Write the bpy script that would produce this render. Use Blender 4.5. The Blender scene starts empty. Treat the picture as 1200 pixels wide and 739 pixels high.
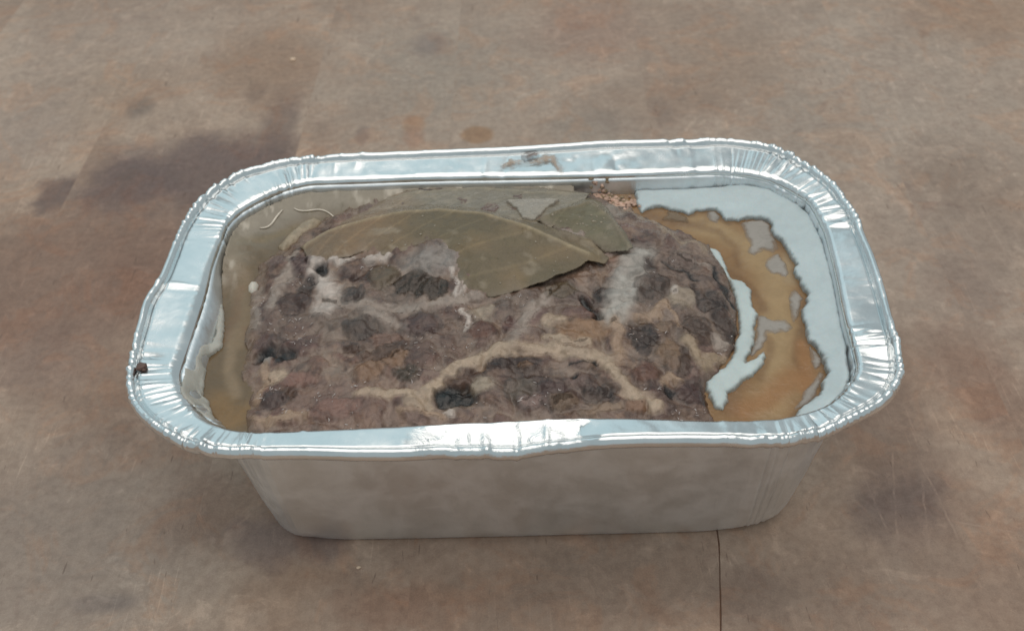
import bpy, bmesh, math, random
import numpy as np
from mathutils import Matrix, Vector

random.seed(4)
CM = 0.01                                   # all shapes below are written in centimetres
scene = bpy.context.scene
col = scene.collection

# ------------------------------------------------------------------ camera
cam_data = bpy.data.cameras.new('camera')
cam = bpy.data.objects.new('camera', cam_data); col.objects.link(cam)
th, ro = math.radians(42.5), math.radians(-2.52)
ex, uu = Vector((1, 0, 0)), Vector((0, math.sin(th), math.cos(th)))
fw = Vector((0, math.cos(th), -math.sin(th)))
rt = ex * math.cos(ro) + uu * math.sin(ro); up = -ex * math.sin(ro) + uu * math.cos(ro)
M = Matrix((rt, up, -fw)).transposed().to_4x4()
M.translation = Vector((-0.12, -24.59, 27.83)) * CM
cam.matrix_world = M
cam_data.sensor_width = 36.0; cam_data.lens = 37.5
cam_data.clip_start = 0.01; cam_data.clip_end = 20
cam_data.dof.use_dof = True; cam_data.dof.focus_distance = 0.305; cam_data.dof.aperture_fstop = 20
scene.camera = cam

# ------------------------------------------------------------------ light: a cool, even room and one ceiling panel
world = bpy.data.worlds.new('World'); scene.world = world; world.use_nodes = True
bg = world.node_tree.nodes['Background']
bg.inputs[0].default_value = (0.36, 0.415, 0.43, 1); bg.inputs[1].default_value = 1.0
def area_lamp(name, loc, target, sx, sy, power, color):
    d = bpy.data.lights.new(name, 'AREA'); d.shape = 'RECTANGLE'; d.size = sx; d.size_y = sy
    d.energy = power; d.color = color
    o = bpy.data.objects.new(name, d); col.objects.link(o); o.location = loc
    o.rotation_euler = (Vector(target) - Vector(loc)).to_track_quat('-Z', 'Y').to_euler()
    return o
area_lamp('ceiling_panel', (0.1, -0.04, 1.7), (0, 0, 0), 2.5, 1.8, 17.0, (1.0, 0.91, 0.83))
area_lamp('window', (-0.85, 1.26, 1.22), (0, 0, 0.05), 3.0, 1.0, 3.1, (0.62, 0.92, 1.0))
scene.view_settings.view_transform = 'Standard'; scene.view_settings.look = 'None'
scene.view_settings.exposure = 0.0; scene.view_settings.gamma = 1.0
scene.view_settings.use_curve_mapping = False

# ------------------------------------------------------------------ numeric helpers
RIM_Z = 6.62
LEVEL = 5.85

def hash2(ix, iy, seed):
    n = (ix * 374761393 + iy * 668265263 + seed * 974634777) & 0x7fffffff
    n = ((n ^ (n >> 13)) * 1274126177) & 0x7fffffff
    return ((n ^ (n >> 16)) & 0xffff) / 65535.0

def vnoise(x, y, seed=0):
    x = np.asarray(x, float); y = np.asarray(y, float)
    ix = np.floor(x).astype(np.int64); iy = np.floor(y).astype(np.int64)
    fx = x - ix; fy = y - iy
    fx = fx * fx * fx * (fx * (fx * 6 - 15) + 10); fy = fy * fy * fy * (fy * (fy * 6 - 15) + 10)
    a = hash2(ix, iy, seed); b = hash2(ix + 1, iy, seed)
    c = hash2(ix, iy + 1, seed); d = hash2(ix + 1, iy + 1, seed)
    return (a + (b - a) * fx) * (1 - fy) + (c + (d - c) * fx) * fy

def fbm(x, y, seed=0, octaves=4):
    s = 0.0; a = 0.5; tot = 0.0
    for k in range(octaves):
        s = s + a * (vnoise(x, y, seed + k * 17) - 0.5); tot += a
        x = x * 1.73 + y * 1.02 + 3.1; y = y * 1.73 - x * 0.31 + 7.7; a *= 0.55
    return 2 * s / tot

def sstep(a, b, x):
    t = np.clip((x - a) / (b - a), 0, 1); return t * t * (3 - 2 * t)

def seg_dist(P, poly, closed=True):
    A = np.asarray(poly, float); B = np.roll(A, -1, 0)
    if not closed: A, B = A[:-1], B[:-1]
    best = np.full(len(P), 1e9)
    for a, b in zip(A, B):
        d = b - a; q = P - a
        t = np.clip((q @ d) / (d @ d + 1e-12), 0, 1)
        e = q - t[:, None] * d
        best = np.minimum(best, (e ** 2).sum(1))
    return np.sqrt(best)

def inside(P, poly):
    A = np.asarray(poly, float); B = np.roll(A, -1, 0)
    c = np.zeros(len(P), bool); x, y = P[:, 0], P[:, 1]
    for (x0, y0), (x1, y1) in zip(A, B):
        if y0 == y1: continue
        k = ((y0 > y) != (y1 > y)) & (x < (x1 - x0) * (y - y0) / (y1 - y0) + x0)
        c ^= k
    return c

def sdf(P, poly):
    d = seg_dist(P, poly)
    return np.where(inside(P, poly), -d, d)

def loaf_base(P, loaf):
    """height of the meat loaf without its small relief"""
    s = np.maximum(-sdf(P, loaf), 0)
    right = sstep(2.0, 6.0, P[:, 0])
    e = 0.85 + (0.14 - 0.85) * right
    z = LEVEL - 0.04 + 0.24 * (1 - np.exp(-s / e)) + 0.42 * (1 - np.exp(-s / 1.7))
    # rounded crown towards the back
    z = z + 0.42 * np.exp(-((P[:, 1] - 2.2) / 1.7) ** 2 - ((P[:, 0] - 0.3) / 5.0) ** 2)
    return z


# ------------------------------------------------------------------ measured outlines (centimetres on the table)
DO = [-0.012,-0.041,-0.06,-0.042,-0.009,0.016,0.059,0.126,0.194,0.268,0.325,0.342,0.332,0.304,0.264,0.223,0.202,0.206,0.221,0.246,0.274,0.283,0.25,0.191,0.121,0.064,0.05,0.06,0.055,0.024,-0.019,-0.064,-0.106,-0.121,-0.095,-0.05,-0.02,0.002,0.042,0.086,0.113,0.124,0.116,0.08,0.032,-0.011,-0.051,-0.067,-0.052,-0.033,-0.026,-0.026,-0.025,-0.025,-0.025,-0.004,0.06,0.138,0.177,0.168,0.145,0.13,0.113,0.082,0.048,0.023,0.011,0.016,0.029,0.024,-0.007,-0.051,-0.098,-0.137,-0.161,-0.179,-0.203,-0.243,-0.297,-0.351,-0.377,-0.355,-0.304,-0.26,-0.234,-0.207,-0.167,-0.124,-0.115,-0.195,-0.335,-0.427,-0.447,-0.433,-0.396,-0.351,-0.323,-0.306,-0.295,-0.307,-0.333,-0.343,-0.326,-0.278,-0.206,-0.143,-0.107,-0.096,-0.104,-0.136,-0.186,-0.219,-0.213,-0.183,-0.147,-0.112,-0.081,-0.06,-0.043,-0.027,-0.011,0.003,0.01,0.01,0.007,0.005,0.003,0.001]
DI = [0.198,0.178,0.186,0.192,0.159,0.11,0.077,0.061,0.062,0.059,0.023,-0.022,-0.048,-0.064,-0.076,-0.071,-0.058,-0.061,-0.074,-0.078,-0.074,-0.067,-0.058,-0.044,-0.024,0.0,0.024,0.044,0.051,0.039,0.023,0.022,0.02,-0.012,-0.059,-0.092,-0.12,-0.163,-0.2,-0.212,-0.21,-0.203,-0.181,-0.153,-0.139,-0.125,-0.115,-0.131,-0.143,-0.13,-0.108,-0.085,-0.065,-0.053,-0.047,-0.044,-0.041,-0.037,-0.034,-0.031,-0.028,-0.024,-0.021,-0.018,-0.011,0.003,0.014,0.003,-0.021,-0.03,-0.026,-0.025,-0.019,-0.003,0.003,0.002,0.006,0.008,0.009,0.03,0.053,0.041,0.009,-0.015,-0.042,-0.075,-0.096,-0.113,-0.14,-0.17,-0.184,-0.161,-0.098,-0.017,0.051,0.069,0.03,-0.012,-0.028,-0.032,-0.034,-0.03,-0.029,-0.049,-0.065,-0.055,-0.041,-0.038,-0.046,-0.074,-0.112,-0.134,-0.131,-0.112,-0.089,-0.064,-0.037,-0.003,0.034,0.071,0.107,0.139,0.164,0.187,0.209,0.232,0.244,0.23]
LOAF = [[-7.72,-3.85],[-7.97,-2.83],[-8.12,-1.4],[-8.28,0.14],[-8.24,1.14],[-8.32,2.2],[-8.07,2.8],[-7.61,3.12],[-7.2,3.73],[-6.84,4.26],[-6.41,4.61],[-5.75,5.09],[-4.68,5.76],[-3.52,6.38],[-2.01,6.42],[0.09,6.26],[1.86,5.82],[3.01,5.33],[3.91,4.63],[4.38,4.02],[4.96,3.41],[5.58,2.82],[6.33,2.23],[6.57,1.26],[6.73,0.34],[6.73,-0.66],[6.57,-1.78],[6.3,-2.6],[5.77,-3.33],[5.32,-3.88],[5.15,-4.46],[5.25,-5.01],[5.27,-5.57],[5.11,-6.75],[-7.33,-6.62],[-7.61,-4.81]]
FEATS = [["zone","E","grey",[0.058,4.959,5.23,1.355,0.0],0,0.6,0],["zone","E","greybrown",[5.552,0.081,1.819,3.191,0.0],0,0.5,0],["zone","E","purple",[-6.914,-0.96,1.419,1.699,0.0],0,0.6,0],["zone","E","purple",[-2.633,-2.021,1.509,1.262,0.0],0,0.6,0],["zone","E","pink",[-4.931,-4.337,2.141,0.901,0.0],0,0.6,0],["zone","E","grey",[-4.465,-0.775,1.817,1.148,0.0],0,0.6,0],["zone","E","tanpink",[-4.818,2.422,1.677,0.886,8.0],0,0.5,0],["zone","E","greybrown",[0.928,-0.612,1.553,0.772,0.0],0,0.6,0],["zone","E","purple",[0.724,-4.418,1.648,0.799,0.0],0,0.6,0],["zone","E","purple",[4.482,-4.565,1.161,0.889,0.0],0,0.6,0],["fat_streak","L","fatg",[[[-7.01,2.38],[-7.15,1.35],[-7.4,0.51],[-7.49,-0.05]],0.418],0.04,0.5,1],["meat_chunk","E","pinkgrey",[-7.644,2.056,0.276,0.387,-20.0],0.05,0.35,1],["meat_chunk","E","redbrown",[-6.776,-0.134,0.447,0.471,10.0],0.03,0.35,1],["meat_edge","L","brown",[[[-8.02,2.55],[-7.89,2.69],[-7.55,2.7],[-7.28,3.2],[-6.89,4.1],[-6.54,4.6]],0.171],0.0,0.5,0],["fat_streak","L","fatw",[[[-6.41,1.67],[-6.09,0.97],[-5.74,0.13],[-5.76,-0.51]],0.691],0.04,0.5,1],["meat_chunk","E","purple2",[-6.776,1.724,0.33,0.512,0.0],0.05,0.35,1],["bubble_hole","E","dark",[-6.037,1.272,0.218,0.336,0.0],-0.06,0.4,1],["meat_chunk","E","darkpurple",[-6.435,0.642,0.268,0.367,0.0],0.02,0.35,1],["meat_hollow","E","dark",[-7.349,-2.051,0.351,0.286,-5.0],-0.12,0.5,1],["meat_hollow","E","dark",[-6.767,-2.317,0.25,0.284,0.0],-0.08,0.5,1],["fat_dab","E","bluegrey",[-7.248,-2.393,0.149,0.211,0.0],0.05,0.35,1],["fat_streak","L","fatg",[[[-8.11,1.02],[-8.09,0.02],[-7.88,-0.82]],0.407],0.03,0.5,1],["meat_chunk","E","pink2",[-6.239,-3.361,0.585,0.27,0.0],0.04,0.35,1],["fat_lump","E","cream",[-6.964,-3.166,0.318,0.305,0.0],0.05,0.35,1],["meat_chunk","E","brown",[-6.446,-3.901,0.24,0.295,-20.0],0.03,0.35,1],["fat_streak","L","creamtan",[[[-7.42,-4.61],[-6.73,-4.77],[-5.95,-4.82]],0.338],0.03,0.5,1],["meat_chunk","E","purple",[-6.903,-4.01,0.431,0.26,0.0],0.03,0.35,1],["fat_streak","L","creamtan",[[[-7.4,-2.58],[-7.2,-3.35],[-7.33,-3.87]],0.239],0.03,0.5,1],["fat_streak","L","fatg",[[[-5.82,-0.12],[-4.47,-0.66],[-3.18,-0.74],[-2.11,-0.57],[-1.13,-0.42]],0.4],0.03,0.7,1],["fat_streak","L","fatw",[[[-5.78,1.68],[-5.44,1.57],[-5.03,1.62]],0.292],0.05,0.5,1],["fat_streak","L","fatw",[[[-4.55,1.38],[-4.26,1.49],[-4.01,1.49]],0.329],0.06,0.5,1],["meat_edge","L","redbrown",[[[-5.3,0.95],[-4.89,0.77],[-4.5,0.61]],0.319],-0.02,0.6,0],["meat_chunk","E","olive",[-4.029,0.702,0.457,0.452,0.0],0.06,0.35,1],["leaf_scrap","P","darkolive",[[-3.67,0.37],[-3.5,0.75],[-2.97,0.8],[-2.38,0.53],[-2.06,0.15],[-2.03,-0.28],[-2.47,-0.47],[-2.94,-0.36],[-3.36,-0.1]],0.06,0.12,1],["fat_film","E","bluegrey",[-2.575,1.224,0.872,0.592,0.0],0.02,0.5,1],["fat_streak","L","fatw",[[[-1.88,0.9],[-1.77,0.34],[-1.8,-0.33]],0.14],0.03,0.5,1],["fat_streak","L","fatw",[[[-1.48,1.0],[-1.56,0.39],[-1.64,-0.31]],0.14],0.03,0.5,1],["meat_chunk","E","darkgrey",[-4.989,-0.006,0.37,0.397,0.0],0.03,0.35,1],["fat_streak","L","fatg",[[[-4.46,-0.89],[-3.88,-1.09],[-3.35,-1.65]],0.362],0.03,0.7,1],["meat_chunk","E","darkgrey",[-4.541,-1.507,0.51,0.444,-10.0],0.04,0.35,1],["meat_chunk","E","purple2",[-2.848,-1.542,0.611,0.443,0.0],0.04,0.35,1],["meat_chunk","E","redbrown2",[-1.013,-1.874,0.378,0.363,0.0],0.05,0.35,1],["fat_lump","E","creamg",[-0.981,-1.19,0.358,0.3,0.0],0.05,0.35,1],["fat_streak","L","fatw",[[[-1.49,-0.97],[-1.46,-1.41],[-1.49,-1.77]],0.162],0.02,0.5,1],["meat_chunk","E","pinktan",[-3.878,-2.039,0.403,0.324,0.0],0.04,0.35,1],["meat_chunk","E","brown",[-3.89,-2.671,0.595,0.315,5.0],0.02,0.35,1],["meat_chunk","E","brown2",[-4.748,-2.417,0.275,0.212,0.0],0.03,0.35,1],["meat_chunk","E","tan",[-4.242,-3.283,0.586,0.407,5.0],0.07,0.35,1],["meat_chunk","E","tan",[-3.462,-2.9,0.345,0.311,0.0],0.05,0.35,1],["meat_chunk","E","darkolive2",[-3.122,-3.512,0.339,0.235,0.0],0.02,0.35,1],["fat_streak","L","cream",[[[-4.47,-4.12],[-3.76,-4.22],[-3.05,-4.23],[-2.64,-4.32],[-2.34,-3.94],[-1.92,-3.45],[-1.44,-3.22]],0.403],0.05,0.6,1],["fat_lump","E","cream",[-2.754,-4.607,0.33,0.221,0.0],0.05,0.35,1],["bubble_hole","P","black",[[-2.41,-4.36],[-2.25,-4.07],[-2.01,-3.96],[-1.51,-3.89],[-1.39,-4.12],[-1.13,-4.34],[-1.16,-4.58],[-1.51,-4.7],[-1.86,-4.63],[-2.24,-4.61]],-0.12,0.3,1],["meat_chunk","E","brown2",[-1.511,-3.703,0.578,0.232,12.0],0.05,0.35,1],["fat_dab","E","fatw",[-1.933,-4.882,0.163,0.156,0.0],0.06,0.35,1],["meat_chunk","E","pink2",[-5.031,-4.568,0.662,0.318,0.0],0.03,0.35,1],["fat_streak","L","creamtan",[[[-3.26,-4.89],[-2.56,-4.88],[-2.09,-5.01]],0.196],0.03,0.5,1],["fat_lump","E","creamg",[-0.965,-4.048,0.381,0.358,0.0],0.07,0.35,1],["meat_chunk","E","darkbrown",[-0.179,-3.199,0.681,0.306,0.0],0.01,0.35,1],["meat_chunk","E","tan",[0.131,-3.316,0.218,0.203,0.0],0.05,0.35,1],["meat_chunk","E","purple2",[0.957,-4.461,0.564,0.383,0.0],0.05,0.35,1],["meat_chunk","E","greygreen",[0.071,-4.26,0.426,0.387,0.0],0.04,0.35,1],["fat_lump","E","pinkgrey",[0.291,-4.631,0.328,0.253,0.0],0.05,0.35,1],["fat_streak","L","cream",[[[-1.15,-3.14],[-0.65,-2.73],[0.08,-2.61],[0.94,-2.7],[1.79,-2.84],[2.39,-3.17],[2.71,-3.84],[2.98,-4.42],[3.57,-4.99]],0.459],0.06,0.6,1],["meat_edge","L","dark",[[[1.37,-3.23],[1.76,-3.18],[2.16,-3.37]],0.106],-0.03,0.5,0],["meat_chunk","E","pinkgrey",[1.703,-3.923,0.333,0.296,0.0],0.06,0.35,1],["bubble_hole","E","dark",[1.598,-3.727,0.096,0.1,0.0],-0.05,0.35,1],["meat_chunk","E","darkpurple",[2.178,-4.471,0.516,0.256,8.0],0.0,0.35,1],["meat_chunk","E","creamtan",[2.274,-4.971,0.648,0.187,5.0],0.06,0.35,1],["meat_chunk","E","olivetan",[1.178,-4.68,0.327,0.284,0.0],0.03,0.35,1],["meat_chunk","E","grey2",[-0.285,-0.796,0.31,0.306,0.0],0.06,0.35,1],["meat_chunk","E","red",[-0.081,-1.646,0.303,0.257,0.0],0.04,0.35,1],["fat_streak","L","fatg",[[[0.94,-0.43],[0.6,-0.96],[0.32,-1.6],[-0.15,-2.35]],0.386],0.04,0.7,1],["fat_lump","E","cream",[1.224,-1.651,0.328,0.294,0.0],0.06,0.35,1],["meat_chunk","E","tanorange",[2.018,-2.08,0.798,0.504,5.0],0.06,0.35,1],["fat_streak","L","cream",[[[0.84,-2.24],[1.38,-2.37],[2.06,-2.54]],0.281],0.04,0.5,1],["bubble_hole","P","black",[[1.86,-0.58],[2.13,-0.67],[2.43,-1.12],[2.61,-1.35],[2.44,-1.56],[2.2,-1.44],[2.1,-1.07],[1.92,-0.77]],-0.12,0.2,1],["meat_chunk","E","darkpurple",[2.626,-0.616,0.309,0.348,0.0],0.04,0.35,1],["meat_chunk","E","olive",[1.331,-0.342,0.469,0.235,8.0],0.02,0.35,1],["fat_streak","L","fatb",[[[3.91,1.14],[3.54,0.21],[3.15,-0.78],[2.95,-1.51]],0.899],0.05,0.6,1],["fat_streak","L","creamtan",[[[2.92,-1.79],[3.0,-2.49],[2.83,-3.17]],0.373],0.05,0.6,1],["bubble_hole","E","darkgrey",[4.265,0.77,0.239,0.331,0.0],-0.05,0.5,1],["meat_chunk","E","greypurple",[4.107,-0.312,0.518,0.589,0.0],0.06,0.35,1],["fat_lump","E","creamg",[5.117,-0.707,0.409,0.462,0.0],0.07,0.35,1],["fat_dab","E","fatw",[4.863,-0.49,0.103,0.194,0.0],0.02,0.35,1],["fat_streak","L","creamtan",[[[3.64,-1.67],[4.06,-1.32],[4.54,-0.98]],0.293],0.05,0.5,1],["fat_streak","L","creamtan",[[[4.61,-1.17],[4.75,-1.82],[5.1,-2.32],[5.26,-2.64]],0.187],0.03,0.5,1],["meat_chunk","E","brown3",[5.21,-2.116,0.444,0.504,-20.0],0.05,0.35,1],["meat_chunk","E","darkpurple",[3.683,-2.333,0.321,0.606,0.0],0.04,0.35,1],["meat_chunk","E","olivetan",[4.308,-1.925,0.299,0.327,0.0],0.04,0.35,1],["fat_dab","L","fatg",[[[5.78,-2.18],[5.92,-2.54]],0.308],0.05,0.5,1],["meat_edge","L","dark",[[[6.16,0.88],[6.27,0.37],[6.44,-0.17],[6.5,-0.75]],0.169],-0.04,0.5,0],["meat_edge","L","dark",[[[4.81,0.87],[5.22,0.52],[5.56,0.16]],0.14],-0.03,0.5,0],["meat_edge","L","darkgrey",[[[5.44,-0.12],[5.6,-0.75],[5.63,-1.24]],0.199],-0.03,0.5,0],["fat_streak","L","greyl",[[[5.05,1.2],[5.7,1.04],[6.09,0.62]],0.214],0.03,0.5,1],["meat_chunk","E","darkpurple",[6.098,-1.368,0.3,1.042,12.0],0.03,0.35,1],["meat_chunk","E","redbrown2",[3.584,-3.764,0.357,0.464,-20.0],0.07,0.35,1],["meat_chunk","E","tan2",[4.364,-2.993,0.315,0.586,0.0],0.07,0.35,1],["meat_chunk","E","brown3",[4.69,-3.294,0.192,0.474,-10.0],0.03,0.35,1],["fat_streak","L","creamolive",[[[4.93,-2.49],[5.16,-2.96],[5.29,-3.44],[5.82,-3.09]],0.385],0.05,0.5,1],["fat_streak","L","creamtan",[[[4.01,-4.19],[4.25,-3.83],[4.51,-4.03]],0.293],0.05,0.5,1],["meat_hollow","E","dark",[4.166,-4.436,0.233,0.192,0.0],-0.06,0.35,1],["meat_chunk","E","purple2",[4.796,-4.405,0.372,0.383,0.0],0.05,0.35,1],["meat_chunk","E","tan3",[3.13,-4.997,0.277,0.218,0.0],0.04,0.35,1],["meat_edge","L","cream",[[[3.91,4.2],[4.63,3.13],[5.47,2.17],[6.12,1.72]],0.297],0.03,0.5,0],["meat_chunk","E","greybrown2",[5.293,1.031,0.372,0.334,-20.0],0.04,0.35,1],["fat_film","E","greyl2",[3.298,3.856,0.396,0.419,-30.0],0.04,0.35,1],["meat_chunk","E","brown3",[-2.893,5.809,0.768,0.447,0.0],0.03,0.35,1],["fat_flake","P","fatgl",[[-0.19,4.3],[1.62,4.29],[1.15,3.53],[0.78,2.69],[0.34,2.78],[0.26,3.72]],0.03,0.12,1],["fat_film","E","fatgl",[1.617,2.064,0.83,0.31,-8.0],0.02,0.35,1]]  # two short white fat_streak patches beside the large leaf are painted glints
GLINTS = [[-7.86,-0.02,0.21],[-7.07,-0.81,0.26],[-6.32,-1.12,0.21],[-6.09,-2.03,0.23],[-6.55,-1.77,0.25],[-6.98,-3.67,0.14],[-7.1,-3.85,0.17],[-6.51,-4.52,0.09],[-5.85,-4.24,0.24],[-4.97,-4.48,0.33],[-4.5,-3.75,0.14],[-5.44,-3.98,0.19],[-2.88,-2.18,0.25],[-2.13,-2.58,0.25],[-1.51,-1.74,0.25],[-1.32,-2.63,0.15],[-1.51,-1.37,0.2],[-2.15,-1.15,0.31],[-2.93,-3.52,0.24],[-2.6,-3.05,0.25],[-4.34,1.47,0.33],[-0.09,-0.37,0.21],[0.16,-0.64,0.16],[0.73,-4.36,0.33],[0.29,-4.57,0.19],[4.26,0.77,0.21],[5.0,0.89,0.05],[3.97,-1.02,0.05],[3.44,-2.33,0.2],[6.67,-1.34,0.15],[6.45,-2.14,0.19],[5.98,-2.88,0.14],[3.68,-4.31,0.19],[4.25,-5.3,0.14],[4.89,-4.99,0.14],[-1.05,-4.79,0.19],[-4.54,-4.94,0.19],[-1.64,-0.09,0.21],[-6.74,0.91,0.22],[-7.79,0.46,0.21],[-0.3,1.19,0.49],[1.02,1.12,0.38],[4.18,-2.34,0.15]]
LEAF_A = [[-6.91,2.67],[-6.32,3.25],[-5.66,3.78],[-4.79,4.26],[-3.7,4.55],[-2.54,4.54],[-1.22,4.07],[-0.26,3.35],[0.34,2.66],[1.08,2.16],[1.82,1.9],[2.4,1.71],[2.73,1.19],[2.96,0.79],[2.78,0.54],[2.55,0.62],[2.26,0.66],[1.93,0.42],[1.55,0.19],[0.96,-0.07],[0.22,-0.25],[-0.3,-0.4],[-0.82,-0.47],[-1.33,-0.19],[-1.62,0.05],[-1.75,0.55],[-1.91,1.11],[-2.23,1.74],[-2.67,2.06],[-3.05,1.95],[-3.42,1.6],[-4.02,1.53],[-4.65,1.98],[-5.31,1.72],[-6.0,1.68],[-6.59,2.0]]
LEAF_A_RIB = [[-6.75,2.4],[-6.06,2.99],[-5.05,3.37],[-3.93,3.63],[-2.37,3.64],[-1.1,3.13],[0.0,2.47],[1.05,1.66],[2.34,0.93]]
LEAF_B = [[0.78,2.63],[1.37,3.38],[2.23,4.38],[2.67,4.87],[3.02,4.55],[3.19,3.63],[3.35,2.52],[3.63,1.53],[3.74,1.06],[3.52,0.98],[3.21,1.12],[2.89,1.19],[2.6,1.48],[2.24,1.74],[1.62,2.11],[1.09,2.3]]
LEAF_B_RIB = [[0.88,2.52],[1.69,3.18],[2.58,3.84],[3.11,2.84],[3.59,1.13]]
LEAF_C = [[-5.83,3.96],[-5.04,4.74],[-4.31,5.48],[-3.51,6.1],[-2.33,6.46],[-1.12,6.33],[0.08,5.96],[1.41,5.66],[2.75,5.05],[2.44,4.1],[1.92,3.25],[1.37,2.4],[1.07,2.02],[0.27,2.34],[-1.09,2.95],[-2.36,3.39],[-3.63,3.34],[-4.74,3.19]]
LEAF_C_RIB = [[-4.19,5.14],[-2.87,5.36],[-1.11,5.47],[0.64,5.01],[2.62,4.94]]
FAT = [[4.43,4.18],[4.66,4.36],[4.87,4.44],[5.24,4.41],[5.46,4.3],[5.64,4.19],[5.8,4.08],[5.95,3.93],[6.1,3.97],[6.27,4.14],[6.56,4.17],[6.87,4.1],[7.01,3.9],[7.06,3.71],[7.16,3.47],[7.34,3.55],[7.53,3.49],[7.59,3.48],[7.69,3.57],[8.03,3.59],[8.39,3.52],[8.57,3.18],[8.52,2.91],[8.53,2.55],[8.67,2.45],[8.75,2.17],[8.82,1.99],[8.82,1.73],[8.84,1.47],[8.91,1.04],[8.76,0.76],[8.74,0.51],[8.83,0.34],[8.88,0.09],[8.95,-0.39],[8.74,-0.84],[8.61,-1.07],[8.53,-1.63],[8.5,-2.0],[8.49,-2.36],[8.67,-2.62],[8.73,-2.91],[8.77,-3.22],[8.68,-3.49],[8.7,-3.73],[8.47,-4.08],[8.41,-4.41],[8.18,-4.59],[8.01,-4.71],[7.66,-5.01],[7.38,-5.3],[7.25,-5.67],[6.87,-7.4],[10.17,-7.58],[15.19,8.43],[6.21,9.16],[4.47,5.76],[4.26,4.92]]
FATN = 52
STRIP = [[4.87,3.37],[5.57,2.68],[6.22,2.24],[6.62,1.99],[6.73,1.68],[6.74,1.0],[6.85,0.53],[7.15,0.47],[7.27,-0.02],[7.21,-0.73],[7.26,-1.11],[7.08,-1.63],[6.92,-2.32],[6.67,-2.83],[6.52,-3.1],[6.79,-2.98],[7.16,-2.62],[7.14,-2.86],[7.01,-3.24],[6.82,-3.43],[6.64,-3.62],[6.42,-3.78],[6.19,-3.96],[5.99,-4.15],[5.8,-4.24],[5.74,-4.59],[5.59,-4.81],[5.39,-4.83],[5.29,-4.63],[5.23,-4.24],[5.23,-3.81],[5.57,-3.52],[5.86,-3.27],[6.26,-2.67],[6.54,-1.96],[6.68,-1.23],[6.69,-0.46],[6.68,0.22],[6.49,1.1],[6.31,1.79],[5.9,2.13],[5.28,2.62]]
FLAKES = [["large pale fat flake at the back of the amber jelly",[[7.59,3.45],[7.98,3.56],[8.4,3.53],[8.57,3.24],[8.55,2.6],[8.55,1.98],[8.38,1.82],[8.08,1.97],[7.75,1.69],[7.57,1.87],[7.69,2.35],[7.63,2.89]]],["round pale fat flake in front of the large one",[[7.98,1.2],[8.1,1.53],[8.31,1.73],[8.54,1.76],[8.66,1.2],[8.68,0.82],[8.51,0.54],[8.31,0.72],[8.03,0.78]]],["narrow pale fat flake along the ragged edge of white fat",[[8.49,-0.15],[8.68,-0.0],[8.78,-0.48],[8.59,-0.98],[8.45,-1.27],[8.26,-1.52],[8.23,-1.11],[8.36,-0.53]]],["pale bridge of fat crossing the amber jelly",[[7.28,-1.08],[7.51,-1.1],[7.62,-1.29],[8.12,-1.36],[8.23,-1.67],[8.01,-1.88],[7.66,-1.97],[7.43,-1.88],[7.34,-2.17],[7.11,-2.55],[6.78,-2.84],[6.7,-2.73],[6.9,-2.35],[7.13,-1.6]]],["small pale fat flake on the front right of the jelly",[[8.5,-2.46],[8.64,-2.71],[8.73,-3.17],[8.62,-3.41],[8.46,-3.47],[8.4,-3.09]]],["long pale fat sliver at the front right corner of the jelly",[[8.55,-3.51],[8.66,-3.65],[8.43,-4.07],[8.24,-4.49],[7.7,-4.87],[7.45,-5.05],[7.65,-4.68],[8.09,-4.12]]],["small brownish fat flake at the back left of the jelly",[[5.32,4.27],[5.65,4.15],[5.94,3.85],[5.9,3.57],[5.51,3.64],[5.02,3.77],[5.23,4.04]]],["small pinkish fat flake beside the back edge of the jelly",[[6.57,4.13],[6.89,4.16],[7.01,3.86],[6.82,3.45],[6.57,3.66]]]]
CRUST = [[-9.14,0.51],[-8.92,-0.29],[-8.86,-0.98],[-8.82,-1.46],[-9.07,-1.77],[-9.25,-2.05],[-9.08,-2.59],[-9.09,-2.93],[-9.03,-3.51],[-8.83,-3.68],[-8.68,-3.99],[-8.54,-4.35],[-8.27,-4.84],[-8.56,-4.76],[-8.96,-4.42],[-9.25,-4.15],[-9.43,-3.81],[-9.53,-3.18],[-9.56,-2.8],[-9.34,-2.64],[-9.38,-2.15],[-9.32,-1.69],[-9.14,-1.41],[-9.09,-0.96],[-9.09,-0.4],[-9.15,0.11]]
HOLES = [[[-9.25,-3.63],[-9.17,-3.4],[-9.02,-3.67],[-9.06,-3.87],[-9.21,-3.83]],[[-9.01,-4.13],[-8.89,-4.01],[-8.67,-4.18],[-8.69,-4.47],[-8.89,-4.39]]]
TANFAT = [[-7.41,3.92],[-7.18,4.37],[-6.73,4.72],[-6.41,4.46],[-6.68,4.0],[-7.01,3.61],[-7.37,3.09],[-7.57,2.93],[-7.75,3.21],[-7.57,3.56]]
TANFAT2 = [[-5.43,4.55],[-5.5,4.36],[-5.83,4.15],[-6.21,3.95],[-6.28,4.09],[-5.91,4.35],[-5.69,4.57]]
OVAL = [[-8.45,1.3],[-8.39,1.47],[-8.2,1.45],[-8.12,1.28],[-8.16,1.0],[-8.28,0.92],[-8.41,1.05]]
THREADS = [["white curl of fat on the back left jelly",[[-7.42,5.07],[-7.26,4.96],[-6.92,4.98],[-6.57,5.06],[-6.3,4.94],[-6.13,4.78],[-5.97,4.58]]],["small white forked shred of fat on the grey jelly",[[-8.46,4.09],[-8.26,4.13],[-8.08,4.3],[-7.98,4.63],[-7.79,4.95]]],["short white shred of fat beside the left wall",[[-9.55,4.08],[-9.41,3.79],[-9.39,3.47]]]]
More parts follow.
